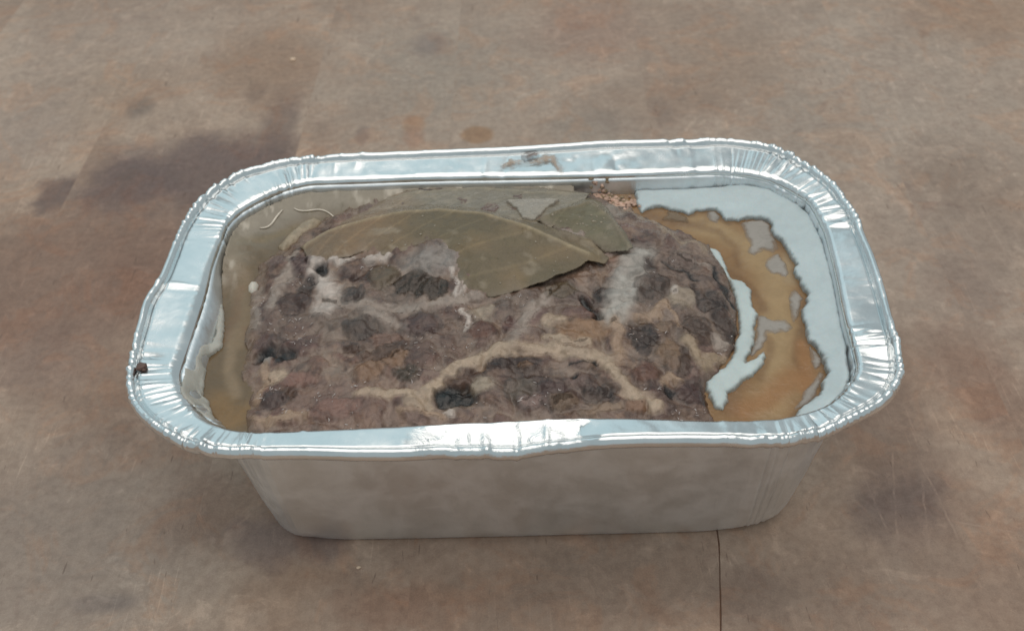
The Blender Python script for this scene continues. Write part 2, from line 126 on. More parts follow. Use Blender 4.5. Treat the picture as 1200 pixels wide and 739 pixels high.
JR = [["jl",[[6.11,3.43],[7.01,2.86],[7.71,2.14],[8.13,0.83],[8.06,-0.38],[7.77,-1.7],[7.41,-2.94],[7.36,-3.96],[6.84,-4.74]],0.99],["jl2",[[8.84,1.63],[8.57,0.39]],0.528],["jd",[[6.84,1.0],[7.25,0.48],[7.44,-0.34],[7.45,-0.92]],0.297],["jd",[[5.7,3.55],[6.75,3.02],[7.22,2.18],[7.22,1.31]],0.297],["jd",[[7.37,-2.04],[7.19,-2.92],[6.91,-3.6]],0.297],["jd",[[8.3,-1.73],[8.07,-2.98],[8.15,-3.67]],0.231],["jo",[[6.11,-4.86],[6.76,-4.58],[7.79,-3.65]],0.726],["jd2",[[6.1,-3.88],[5.76,-4.84]],0.462],["jo",[[8.35,-2.29],[8.3,-3.34],[7.92,-4.16]],0.396],["jd2",[[4.63,4.1],[5.42,3.57],[6.27,3.51]],0.33]]
JL = [["ja",[[-8.6,-0.84],[-8.55,-1.94],[-8.09,-3.36]],0.396],["jg",[[-8.64,4.21],[-7.36,5.56],[-5.89,5.7],[-4.73,6.27]],1.98],["ja2",[[-9.29,2.89],[-8.66,1.55],[-8.28,-1.23]],0.594],["jd2",[[-9.06,-0.43],[-8.83,-1.2],[-8.6,1.13]],0.33],["jo2",[[-8.58,-3.66],[-8.1,-4.34],[-7.43,-4.05]],0.858],["jol",[[-9.08,3.32],[-7.74,3.91],[-6.65,4.44]],0.462],["jd2",[[-8.24,-0.67],[-7.83,-2.34]],0.198]]
BLOTCH = [[17.05,20.72,11.34,12.07,[154,145,133],0.65,0.8,None],[16.98,6.62,4.25,5.58,[142,130,118],0.5,0.8,None],[-22.17,28.46,8.5,8.78,[154,140,126],0.6,0.8,None],[-14.7,-4.46,4.63,3.93,[144,134,123],0.75,0.8,None],[-1.32,24.81,8.78,9.8,[150,140,127],0.6,0.8,None],[8.76,-6.6,4.04,1.77,[122,106,92],0.6,0.8,None],[2.11,-6.26,4.11,1.8,[124,106,90],0.6,0.8,None],[-18.7,5.04,2.65,2.85,[134,118,108],0.6,0.8,None],[-12.91,16.13,3.95,3.57,[102,85,80],0.95,0.5,2],[-17.33,15.8,2.46,2.85,[98,82,80],0.9,0.5,2],[-10.96,20.68,0.93,3.13,[98,80,74],0.6,0.5,2],[-20.26,15.16,1.34,1.46,[90,76,76],0.75,0.5,1],[-18.26,22.47,0.7,0.99,[96,90,86],0.7,0.6,None],[-12.58,23.47,0.53,1.01,[90,82,80],0.7,0.6,None],[-17.49,16.48,0.48,0.69,[92,82,80],0.6,0.6,None],[-13.06,18.24,2.45,1.46,[108,92,88],0.5,0.6,2],[-18.8,8.77,5.3,5.46,[122,94,78],0.8,0.6,None],[-14.63,10.4,2.9,3.44,[118,88,72],0.7,0.7,None],[-12.58,26.24,3.19,4.1,[138,112,90],0.8,0.6,2],[-20.55,23.89,4.01,3.42,[142,120,98],0.5,0.8,None],[-23.57,20.93,2.58,4.75,[142,130,120],0.5,0.8,None],[11.81,24.1,3.66,4.74,[140,118,98],0.6,0.75,None],[26.04,28.39,3.59,3.37,[148,120,96],0.7,0.7,None],[4.72,28.41,3.22,3.86,[142,116,100],0.7,0.7,None],[7.85,20.7,4.54,2.35,[130,108,90],0.5,0.8,None],[3.92,18.72,2.42,1.85,[128,122,112],0.6,0.7,None],[-3.96,24.17,3.95,5.19,[134,126,114],0.6,0.8,None],[14.29,17.88,2.76,4.35,[138,128,116],0.7,0.8,None],[-1.4,18.55,0.81,0.74,[142,108,74],0.85,0.25,None],[-4.44,19.69,0.58,0.84,[148,114,84],0.7,0.35,None],[-4.4,18.64,0.53,0.89,[148,112,90],0.5,0.4,None],[-6.86,18.99,0.37,0.89,[112,96,90],0.5,0.4,None],[-3.83,27.57,1.01,1.32,[116,106,102],0.6,0.6,None],[7.52,19.79,0.57,1.22,[116,102,92],0.5,0.6,None],[12.05,-3.74,1.75,1.51,[98,84,80],0.75,0.7,None],[12.32,1.78,1.81,4.23,[114,92,78],0.7,0.8,None],[16.51,1.52,1.49,2.92,[128,98,80],0.7,0.7,None],[19.47,13.03,2.18,3.74,[124,108,94],0.6,0.8,None],[17.64,6.58,1.64,2.01,[126,108,96],0.6,0.7,None],[-4.18,-7.17,1.9,0.81,[138,102,80],0.6,0.6,None],[-2.03,-6.64,1.28,0.59,[138,104,80],0.6,0.7,None],[-12.9,-6.27,1.1,0.36,[106,98,96],0.75,0.5,None],[-10.7,-2.84,1.69,1.74,[122,94,76],0.7,0.7,None],[-8.03,-4.0,1.64,1.0,[110,92,88],0.7,0.6,None],[-14.99,-3.46,4.18,4.45,[126,114,102],0.7,0.8,None],[-13.07,1.63,2.78,2.09,[120,98,82],0.5,0.7,None],[6.66,-6.79,1.52,1.17,[118,98,84],0.6,0.7,None],[2.08,-6.56,3.06,1.18,[128,108,92],0.5,0.8,None],[-6.34,-4.57,0.81,0.65,[106,90,88],0.6,0.6,None]]  # stain tones; front darkening and a tray corner shadow are painted in too
SCRATCH = [[[11.14,-2.54],[11.29,-4.93]],[[13.13,-2.03],[13.39,-5.36]],[[8.97,-4.84],[10.26,-4.81]],[[13.39,-4.65],[15.44,-5.25]],[[12.45,-1.44],[11.44,-5.51]],[[1.12,19.7],[5.02,26.5]],[[2.29,26.28],[6.2,29.26]],[[12.99,-2.92],[12.33,-5.87]]]
RES_DARK = [[0.3,6.47],[0.55,6.92],[0.92,7.0],[1.27,6.81],[1.13,6.51],[0.77,6.32],[0.47,6.29]]
RES_TAN = [[-0.36,6.2],[-0.0,6.44],[0.41,6.35],[0.83,6.37],[1.32,6.7],[1.61,6.57],[1.79,6.14],[1.91,5.72],[1.71,5.68],[1.47,6.17],[1.05,6.09],[0.4,6.09],[-0.04,6.02]]
CRUMBS = [[2.84,5.53],[3.06,5.41],[3.25,5.25],[3.44,5.13],[3.6,4.97],[3.76,4.86],[3.93,4.8],[4.12,4.69],[3.93,4.51],[3.73,4.57],[3.52,4.73],[3.31,4.99],[3.13,5.21],[4.26,4.63],[4.06,4.89],[2.43,5.51],[2.14,5.63],[1.7,5.67]]
SPOT = [-10.63,-3.06]
BIT1 = [-11.1,26.47]
BIT2 = [-5.19,-5.43]
FILM = [[-0.19,4.3],[0.62,4.39],[1.62,4.29],[1.15,3.53],[0.78,2.69],[0.34,2.78],[0.2,3.59]]
DENT = [[-2.51,-5.81],[0.19,-6.18],[1.76,-6.06]]
COL = {"base":[104,90,84],"grey":[120,115,105],"greybrown":[108,98,90],"purple":[92,78,75],"pink":[120,94,86],"tanpink":[140,116,95],"fatg":[136,130,120],"fatw":[168,166,158],"fatb":[146,152,146],"fatgl":[140,134,124],"pinkgrey":[118,102,96],"redbrown":[88,68,62],"brown":[98,76,62],"purple2":[94,74,72],"darkpurple":[72,60,56],"dark":[52,46,43],"black":[36,34,32],"bluegrey":[122,124,120],"pink2":[138,106,94],"cream":[158,145,122],"creamtan":[145,126,103],"creamg":[140,133,115],"olive":[104,96,76],"darkolive":[74,64,50],"darkolive2":[80,72,58],"darkgrey":[84,78,74],"redbrown2":[112,78,66],"pinktan":[132,106,92],"brown2":[92,68,54],"tan":[140,112,86],"darkbrown":[72,56,44],"greygreen":[104,98,88],"olivetan":[122,104,82],"grey2":[116,106,98],"red":[106,76,72],"tanorange":[150,120,88],"greypurple":[88,79,72],"brown3":[92,76,66],"greyl":[130,122,112],"tan2":[128,106,82],"creamolive":[140,127,102],"tan3":[138,108,84],"greybrown2":[110,98,90],"greyl2":[130,128,118]}
JCOL = {"base":[150,112,72],"jl":[168,138,96],"jl2":[162,136,100],"jd":[112,80,56],"jd2":[122,92,68],"jo":[158,110,68],"ja":[140,118,90],"jg":[130,124,110],"ja2":[132,110,82],"jo2":[136,105,66],"jol":[128,112,84],"basel":[116,97,72]}


LIGHT = np.array([0.665, 0.735, 0.775])
def mute(c, k=.55, g=.9):
    c = np.asarray(c, float); y = c @ np.array([.3, .59, .11]); return tuple((y + (c - y) * k) * g)
def lin(c):
    c = np.asarray(c, float) / 255.0
    return np.where(c <= 0.04045, c / 12.92, ((c + 0.055) / 1.055) ** 2.4)
def alb(c):                                  # a colour seen in this room -> its base colour
    return np.clip(lin(c) / LIGHT, 0, 0.9)
def albw(c):                                 # the same for wet things, whose gloss adds a little light of its own
    return np.clip((lin(c) - np.array([.016, .022, .024])) / LIGHT * np.array([.84, .91, .94]), .008, 0.9)

# ------------------------------------------------------------------ object helpers
def tag(o, label=None, cat=None, group=None, kind=None):
    if label: o['label'] = label
    if cat: o['category'] = cat
    if group: o['group'] = group
    if kind: o['kind'] = kind
    return o
def empty(name, loc=(0, 0, 0)):
    o = bpy.data.objects.new(name, None); col.objects.link(o); o.location = Vector(loc) * CM
    o.empty_display_size = 0.02
    return o
def mesh_obj(name, verts, faces, mat, parent=None, colors=None, smooth=True):
    me = bpy.data.meshes.new(name)
    me.from_pydata((np.asarray(verts, float) * CM).tolist(), [], [list(map(int, f)) for f in faces])
    if colors is not None:
        a = me.color_attributes.new('tint', 'FLOAT_COLOR', 'POINT')
        c4 = np.ones((len(verts), 4), np.float32); c4[:, :colors.shape[1]] = colors
        a.data.foreach_set('color', c4.ravel())
    if smooth: me.polygons.foreach_set('use_smooth', [True] * len(me.polygons))
    me.materials.append(mat); me.update()
    o = bpy.data.objects.new(name, me); col.objects.link(o)
    if parent: o.parent = parent
    return o

def patch(sfun, zfun, bbox, res, depth, cfun=None, biggest=False):
    """surface over the region sfun<0 with a side wall going down; returns verts, faces, colours"""
    x0, x1, y0, y1 = bbox
    nx = int((x1 - x0) / res) + 2; ny = int((y1 - y0) / res) + 2
    X, Y = np.meshgrid(x0 + np.arange(nx) * res, y0 + np.arange(ny) * res, indexing='ij')
    P = np.stack([X.ravel(), Y.ravel()], 1)
    S = sfun(P).reshape(nx, ny)
    gx, gy = np.gradient(S, res)
    keep = S < 0.75 * res
    cell = keep[:-1, :-1] & keep[1:, :-1] & keep[1:, 1:] & keep[:-1, 1:]
    cell &= (S[:-1, :-1] + S[1:, :-1] + S[1:, 1:] + S[:-1, 1:]) < 0.2 * res
    snap = S > -0.35 * res
    gl = np.sqrt(gx ** 2 + gy ** 2) + 1e-6
    mv = np.where(snap, np.clip(S, -res, res), 0)
    X = X - mv * gx / gl; Y = Y - mv * gy / gl
    idx = np.arange(nx * ny).reshape(nx, ny)
    q = np.stack([idx[:-1, :-1][cell], idx[1:, :-1][cell], idx[1:, 1:][cell], idx[:-1, 1:][cell]], 1)
    used = np.unique(q); remap = -np.ones(nx * ny, int); remap[used] = np.arange(len(used))
    q = remap[q]; P = np.stack([X.ravel()[used], Y.ravel()[used]], 1)
    s = np.where(snap.ravel()[used], 0.0, S.ravel()[used])
    z = zfun(P, -np.minimum(s, 0))
    V = np.column_stack([P, z])
    C = cfun(P, -np.minimum(s, 0)) if cfun else None
    F = q.tolist()
    if biggest and len(q):
        lab = np.arange(len(V))
        while True:
            m_ = lab[q].min(1); new = lab.copy(); np.minimum.at(new, q.ravel(), np.repeat(m_, 4))
            new = new[new]
            if (new == lab).all(): break
            lab = new
        fl = lab[q[:, 0]]; u_, c_ = np.unique(fl, return_counts=True); q = q[fl == u_[c_.argmax()]]
        used = np.unique(q); rm = -np.ones(len(V), int); rm[used] = np.arange(len(used)); q = rm[q]; V = V[used]
        if C is not None: C = C[used]
        F = q.tolist()
    if depth:
        e = np.concatenate([q[:, [0, 1]], q[:, [1, 2]], q[:, [2, 3]], q[:, [3, 0]]])
        key = np.sort(e, 1); key = key[:, 0] * (len(V) + 1) + key[:, 1]
        _, inv, cnt = np.unique(key, return_inverse=True, return_counts=True)
        b = e[cnt[inv] == 1]; bv = np.unique(b); low = -np.ones(len(V), int); low[bv] = len(V) + np.arange(len(bv))
        L = V[bv].copy(); L[:, 2] -= depth
        V = np.concatenate([V, L])
        if C is not None: C = np.concatenate([C, C[bv]])
        F += np.stack([b[:, 1], b[:, 0], low[b[:, 0]], low[b[:, 1]]], 1).tolist()
    return V, F, C
def bbox_of(poly, m=0.15):
    A = np.asarray(poly); return (A[:, 0].min() - m, A[:, 0].max() + m, A[:, 1].min() - m, A[:, 1].max() + m)

def tube(points, radii, sides=6):
    V, F = [], []
    pts = [Vector(p) for p in points]
    for i, p in enumerate(pts):
        t = (pts[min(i + 1, len(pts) - 1)] - pts[max(i - 1, 0)]).normalized()
        a = t.cross(Vector((0, 0, 1))); a = a.normalized() if a.length > 1e-6 else Vector((1, 0, 0)); b = a.cross(t)
        for k in range(sides):
            w = 2 * math.pi * k / sides
            V.append(p + (a * math.cos(w) + b * math.sin(w)) * radii[i])
    for i in range(len(pts) - 1):
        for k in range(sides):
            F.append([i * sides + k, i * sides + (k + 1) % sides, (i + 1) * sides + (k + 1) % sides, (i + 1) * sides + k])
    F.append(list(range(sides))); F.append([(len(pts) - 1) * sides + k for k in reversed(range(sides))])
    return V, F
def blob(c, r, squash=0.7, seed=0, jitter=0.25):
    bm = bmesh.new(); bmesh.ops.create_icosphere(bm, subdivisions=2, radius=1.0)
    rnd = random.Random(seed); V = []
    ph = [rnd.uniform(0, 6) for _ in range(3)]; sx, sy = rnd.uniform(.8, 1.25), rnd.uniform(.8, 1.25)
    for v in bm.verts:
        k = 1 + jitter * (math.sin(v.co.x * 3 + ph[0]) * math.sin(v.co.y * 3.3 + ph[1]) + 0.5 * math.sin(v.co.z * 5 + ph[2]))
        V.append((c[0] + v.co.x * r * k * sx, c[1] + v.co.y * r * k * sy, c[2] + v.co.z * r * k * squash))
    F = [[v.index for v in f.verts] for f in bm.faces]; bm.free()
    return V, F
def merge(parts):
    V, F = [], []
    for v, f in parts:
        n = len(V); V += [tuple(p) for p in v]; F += [[i + n for i in q] for q in f]
    return V, F

# ------------------------------------------------------------------ node helpers
class Nodes:
    def __init__(self, name):
        self.m = bpy.data.materials.new(name); self.m.use_nodes = True
        self.t = self.m.node_tree; self.b = self.t.nodes['Principled BSDF']
    def n(self, kind, ins=None, **kw):
        d = self.t.nodes.new(kind)
        for k, v in kw.items(): setattr(d, k, v)
        for k, v in (ins or {}).items(): self.set(d.inputs[k], v)
        return d
    def set(self, sock, v):
        if isinstance(v, bpy.types.NodeSocket): self.t.links.new(v, sock)
        else: sock.default_value = v
    def math(self, op, a, b=0.0, clamp=False):
        d = self.n('ShaderNodeMath', {0: a, 1: b}, operation=op, use_clamp=clamp); return d.outputs[0]
    def vec(self, op, a, b):
        d = self.n('ShaderNodeVectorMath', {0: a, 1: b}, operation=op); return d
    def noise(self, v, scale, detail=4, rough=0.55, dist=0.0):
        return self.n('ShaderNodeTexNoise', {'Vector': v, 'Scale': scale, 'Detail': detail, 'Roughness': rough, 'Distortion': dist})
    def rng(self, v, a, b, c=0.0, d=1.0, smooth=True):
        return self.n('ShaderNodeMapRange', {0: v, 1: a, 2: b, 3: c, 4: d}, interpolation_type='SMOOTHSTEP' if smooth else 'LINEAR').outputs[0]
    def mix(self, f, a, b, mode='MIX'):
        d = self.n('ShaderNodeMix', data_type='RGBA', blend_type=mode)
        self.set(d.inputs[0], f)
        for s, v in ((d.inputs[6], a), (d.inputs[7], b)):
            self.set(s, v if isinstance(v, bpy.types.NodeSocket) else (*map(float, v), 1.0))
        return d.outputs[2]
    def bump(self, h, strength, dist, nrm=None):
        ins = {'Height': h, 'Strength': strength, 'Distance': dist}
        if nrm is not None: ins['Normal'] = nrm
        return self.n('ShaderNodeBump', ins).outputs[0]
    def cm(self):
        g = self.n('ShaderNodeNewGeometry')
        return self.n('ShaderNodeVectorMath', {0: g.outputs['Position'], 'Scale': 100.0}, operation='SCALE').outputs[0]

# ------------------------------------------------------------------ materials
def grey(v): return (v, v, v)
def wood_material(k, xr):
    w = Nodes('worn_wood'); p = w.cm()
    seed = (k * 13.7, k * 5.1, k * 3.3)
    ps = w.vec('ADD', p, seed).outputs[0]
    n1 = w.noise(ps, 0.11, 5, 0.6, 0.8).outputs[0]
    c = w.mix(w.rng(n1, 0.36, 0.66), alb((128, 113, 101)), alb((150, 138, 126)))
    n2 = w.noise(w.vec('ADD', p, (40, 7, 0)).outputs[0], 0.17, 4, 0.6, 0.5).outputs[0]
    c = w.mix(w.rng(n2, 0.5, 0.75, 0, .4), c, alb((138, 114, 95)))
    wn = w.noise(p, 0.35, 4, 0.6).outputs[1]
    warp = w.vec('MULTIPLY_ADD', wn, (3.4, 3.4, 0)); w.set(warp.inputs[2], w.vec('ADD', p, (-1.7, -1.7, 0)).outputs[0])
    wn2 = w.noise(p, 1.6, 3, 0.6).outputs[1]
    warp2 = w.vec('MULTIPLY_ADD', wn2, (.9, .9, 0)); w.set(warp2.inputs[2], w.vec('ADD', warp.outputs[0], (-.45, -.45, 0)).outputs[0])
    for (bx, by, rx, ry, rgb, st, so, pl) in BLOTCH:
        if pl is not None and pl != k: continue
        if bx + rx * 1.7 + 2 < xr[0] or bx - rx * 1.7 - 2 > xr[1]: continue
        src = warp2.outputs[0] if rx > 1.2 else w.vec('MULTIPLY_ADD', wn2, (.35, .35, 0)).outputs[0]
        if rx <= 1.2:
            s_ = w.vec('MULTIPLY_ADD', wn2, (.35, .35, 0)); w.set(s_.inputs[2], w.vec('ADD', p, (-.17, -.17, 0)).outputs[0]); src = s_.outputs[0]
        d = w.vec('MULTIPLY', w.vec('SUBTRACT', src, (bx, by, 0)).outputs[0], (1 / rx, 1 / ry, 0))
        ln = w.n('ShaderNodeVectorMath', {0: d.outputs[0]}, operation='LENGTH').outputs['Value']
        c = w.mix(w.rng(ln, 1 + so * .7, 1 - so, 0, st), c, alb(mute(rgb, .65, 1.0)))
    # grain, mottling, specks
    gr = w.noise(w.vec('MULTIPLY', ps, (6.5, 0.5, 1)).outputs[0], 1.0, 5, 0.65).outputs[0]
    c = w.mix(w.rng(gr, 0.34, 0.68, 0, .16), c, w.mix(1.0, c, grey(.74), 'MULTIPLY'))
    mo = w.noise(ps, 0.9, 8, 0.68, .4).outputs[0]
    c = w.mix(w.rng(mo, 0.32, 0.68, 0, .55), c, w.mix(1.0, c, (1.28, 1.27, 1.26), 'MULTIPLY'))
    mf = w.noise(ps, 3.2, 6, 0.7).outputs[0]
    c = w.mix(w.rng(mf, 0.38, 0.66, 0, .55), c, w.mix(1.0, c, (.72, .69, .68), 'MULTIPLY'))
    mg = w.noise(ps, 20.0, 3, 0.7).outputs[0]
    c = w.mix(w.rng(mg, 0.35, 0.65, 0, .5), w.mix(1.0, c, grey(.9), 'MULTIPLY'), w.mix(1.0, c, grey(1.12), 'MULTIPLY'))
    me = w.noise(ps, 9.0, 4, 0.7).outputs[0]
    c = w.mix(w.rng(me, 0.62, 0.72, 0, .35), c, w.mix(1.0, c, (1.45, 1.42, 1.4), 'MULTIPLY'))
    sm = w.noise(w.vec('ADD', ps, (3, 11, 0)).outputs[0], .55, 7, .72, 1.6).outputs[0]
    c = w.mix(w.rng(sm, .54, .64, 0, .55), c, w.mix(1.0, c, (1.3, 1.3, 1.3), 'MULTIPLY'))
    dkb = w.noise(w.vec('ADD', ps, (17, 2, 0)).outputs[0], .8, 6, .7, 1.0).outputs[0]
    c = w.mix(w.rng(dkb, .58, .72, 0, .5), c, w.mix(1.0, c, (.72, .68, .68), 'MULTIPLY'))
    rd = w.noise(w.vec('ADD', ps, (29, 41, 0)).outputs[0], .33, 6, .68, 1.2).outputs[0]
    c = w.mix(w.rng(rd, .50, .62, 0, .65), c, w.mix(1.0, c, (1.10, .96, .87), 'MULTIPLY'))
    rd2 = w.noise(w.vec('ADD', ps, (61, 17, 0)).outputs[0], .42, 6, .68, 1.2).outputs[0]
    c = w.mix(w.rng(rd2, .56, .68, 0, .5), c, w.mix(1.0, c, (.84, .79, .80), 'MULTIPLY'))
    # knife scratches: thin stretched noise in two directions
    def scratch(rot, sx, sy, lo, amt, c):
        mp = w.n('ShaderNodeMapping', {'Vector': ps, 'Rotation': (0, 0, rot), 'Scale': (sx, sy, 1)}).outputs[0]
        v = w.noise(mp, 1.0, 2, 0.5).outputs[0]
        area = w.rng(w.noise(ps, 0.22, 2, .5).outputs[0], 0.42, 0.62)
        m_ = w.math('MULTIPLY', w.rng(v, lo, lo + .07, 0, amt), area)
        return w.mix(m_, c, w.mix(1.0, c, (1.6, 1.6, 1.6), 'MULTIPLY'))
    c = scratch(0.1, 9, 0.45, .64, .32, c); c = scratch(-0.35, 11, 0.5, .68, .3, c); c = scratch(.7, 14, .5, .69, .3, c)
    cut = w.noise(w.n('ShaderNodeMapping', {'Vector': ps, 'Rotation': (0, 0, .5), 'Scale': (5.5, .9, 1)}).outputs[0], 1.0, 2, .5).outputs[0]
    cut = w.rng(cut, .715, .765, 0, .5)
    c = w.mix(cut, c, alb((78, 64, 56)))
    for (a, b) in SCRATCH:
        a, b = np.array(a), np.array(b); L = float(np.linalg.norm(b - a)); t = (b - a) / L; n_ = (-t[1], t[0])
        if max(a[0], b[0]) < xr[0] - .5 or min(a[0], b[0]) > xr[1] + .5: continue
        s_ = w.vec('MULTIPLY_ADD', wn2, (.16, .16, 0)); w.set(s_.inputs[2], w.vec('SUBTRACT', p, (a[0] + .08, a[1] + .08, 0)).outputs[0])
        q = s_.outputs[0]
        u = w.vec('DOT_PRODUCT', q, (t[0], t[1], 0)).outputs['Value']; v = w.math('ABSOLUTE', w.vec('DOT_PRODUCT', q, (*n_, 0)).outputs['Value'])
        m_ = w.math('MULTIPLY', w.rng(v, .055, .01), w.math('MULTIPLY', w.rng(u, -.1, .4), w.rng(u, L + .2, L - .4)))
        m_ = w.math('MULTIPLY', m_, w.rng(mf, .4, .62, .0, .26))
        c = w.mix(m_, c, alb((168, 152, 140)))
    w.set(w.b.inputs['Base Color'], c)
    w.set(w.b.inputs['Roughness'], w.rng(mo, .3, .7, .5, .68)); w.b.inputs['Specular IOR Level'].default_value = .32
    h = w.math('ADD', w.math('MULTIPLY', gr, .5), w.math('MULTIPLY', mf, .6)); h = w.math('SUBTRACT', h, w.math('MULTIPLY', cut, .5))
    w.set(w.b.inputs['Normal'], w.bump(h, .35, .0006))
    return w.m

def foil_material(name='aluminium_foil', r0=.17, r1=.28, bump=.10, base=((.78, .81, .82), (.86, .88, .885))):
    w = Nodes(name); p = w.cm()
    n = w.noise(p, 0.9, 4, .6, .3).outputs[0]; f = w.noise(p, 7.0, 4, .6).outputs[0]
    c = w.mix(w.rng(n, .35, .7), *base)
    w.set(w.b.inputs['Base Color'], c); w.b.inputs['Metallic'].default_value = 1.0
    w.set(w.b.inputs['Roughness'], w.rng(n, .3, .7, r0, r1))
    h = w.math('ADD', n, w.math('MULTIPLY', f, .10))
    # the crushed stretch in the middle of the front rim
    sp = w.n('ShaderNodeSeparateXYZ', {0: p})
    mk = w.math('MULTIPLY', w.math('MULTIPLY', w.rng(sp.outputs[0], -3.0, -2.4), w.rng(sp.outputs[0], 1.7, 1.0)), w.rng(sp.outputs[1], -5.2, -5.5))
    cr = w.noise(p, 2.6, 4, .7, 1.5).outputs[0]
    h = w.math('ADD', h, w.math('MULTIPLY', w.math('MULTIPLY', cr, mk), 22.0 if name == 'aluminium_foil' else 0.0))
    st = w.n('ShaderNodeMapping', {'Vector': p, 'Scale': (1.6, 1.6, .22)}).outputs[0]
    h = w.math('ADD', h, w.math('MULTIPLY', w.noise(st, 1.0, 3, .5).outputs[0], 0.0 if name == 'aluminium_foil' else 2.2))
    w.set(w.b.inputs['Normal'], w.bump(h, bump, .0016))
    return w.m

def tinted(name, rough=.35, coat=0.0, sss=0.0, fine=.14, bump=.25, bscale=6.0, bdist=.0012, spec=.5, rvar=.12):
    w = Nodes(name); p = w.cm()
    a = w.n('ShaderNodeAttribute', attribute_name='tint').outputs['Color']
    n = w.noise(p, 3.0, 6, .65, .6).outputs[0]; n2 = w.noise(p, 11.0, 4, .6).outputs[0]
    c = w.mix(w.rng(n, .3, .7, 0, 1), w.mix(1.0, a, grey(1 - fine), 'MULTIPLY'), w.mix(1.0, a, grey(1 + fine), 'MULTIPLY'))
    c = w.mix(w.rng(n2, .35, .7, 0, .5), c, w.mix(1.0, c, grey(1 + fine * .8), 'MULTIPLY'))
    w.set(w.b.inputs['Base Color'], c)
    w.set(w.b.inputs['Roughness'], w.rng(n, .35, .7, rough - rvar, rough + rvar))
    w.b.inputs['Specular IOR Level'].default_value = spec
    w.b.inputs['Coat Weight'].default_value = coat; w.b.inputs['Coat Roughness'].default_value = .08
    if sss:
        w.b.inputs['Subsurface Weight'].default_value = sss
        w.b.inputs['Subsurface Radius'].default_value = (1, .6, .45); w.b.inputs['Subsurface Scale'].default_value = .0018
    if bump:
        h1 = w.noise(p, bscale, 5, .6, .5).outputs[0]; h2 = w.noise(p, bscale * 3.1, 3, .6).outputs[0]
        h = w.math('ADD', h1, w.math('MULTIPLY', h2, .3))
        w.set(w.b.inputs['Normal'], w.bump(h, bump, bdist))
    return w.m
def plain(name, rgb, rough=.4, sss=0.0, fine=.12, spec=.5, bscale=8, bump=.2):
    w = Nodes(name); p = w.cm(); a = alb(rgb)
    n = w.noise(p, 4.0, 5, .65).outputs[0]
    w.set(w.b.inputs['Base Color'], w.mix(w.rng(n, .3, .7), a * (1 - fine), np.minimum(a * (1 + fine), .95)))
    w.b.inputs['Roughness'].default_value = rough; w.b.inputs['Specular IOR Level'].default_value = spec
    if sss:
        w.b.inputs['Subsurface Weight'].default_value = sss
        w.b.inputs['Subsurface Radius'].default_value = (1, .7, .5); w.b.inputs['Subsurface Scale'].default_value = .0015
    w.set(w.b.inputs['Normal'], w.bump(w.noise(p, bscale, 4, .6).outputs[0], bump, .001))
    return w.m

FOIL = foil_material(); FOIL_BODY = foil_material('dull_aluminium_foil', .36, .5, .16, ((.82, .87, .90), (.90, .93, .95)))
MEAT = tinted('meat', .27, .14, .0, .16, .34, 3.8, .0016, .5, .14)
JELLY = tinted('meat_jelly', .12, .0, .0, .06, .16, 1.5, .003, .45, .05)
WHITE_FAT = tinted('white_fat', .42, .0, .25, .03, .22, 2.6, .0014, .4, .08)
LEAF = tinted('cooked_leaf', .31, .07, .0, .10, .35, 3.0, .0012, .36, .12)
FLAKE = tinted('translucent_fat', .3, .0, .0, .04, .15, 3.0, .001, .4, .06)
for m_ in (FLAKE, WHITE_FAT):
    nt = m_.node_tree; at_ = [n for n in nt.nodes if n.type == 'ATTRIBUTE'][0]
    nt.links.new(at_.outputs['Alpha'], nt.nodes['Principled BSDF'].inputs['Alpha'])
GLINT_SHRED = plain('bright_glint_shred', (168, 166, 166), .15, .0, .15, .6)  # bright colour painted in place of glints on the wet meat
THREAD = plain('white_fat_thread', (196, 194, 184), .35)
DROP = plain('clear_jelly_drop', (112, 100, 94), .06, .0, .1, .8)
DROP_PALE = plain('pale_jelly_drop', (126, 120, 106), .08, .0, .1, .7)
RESIDUE = plain('tan_food_residue', (158, 146, 132), .45)
DARK_RES = plain('brown_food_residue', (84, 66, 60), .4)
CRUMB = plain('baked_crumb', (164, 142, 128), .5, 0, .35)
CRUMB2 = plain('brown_crumb', (112, 100, 78), .5, 0, .35)
PALE = plain('pale_crumb', (196, 180, 160), .6)
GAP = plain('dark_joint', (96, 74, 60), .8)

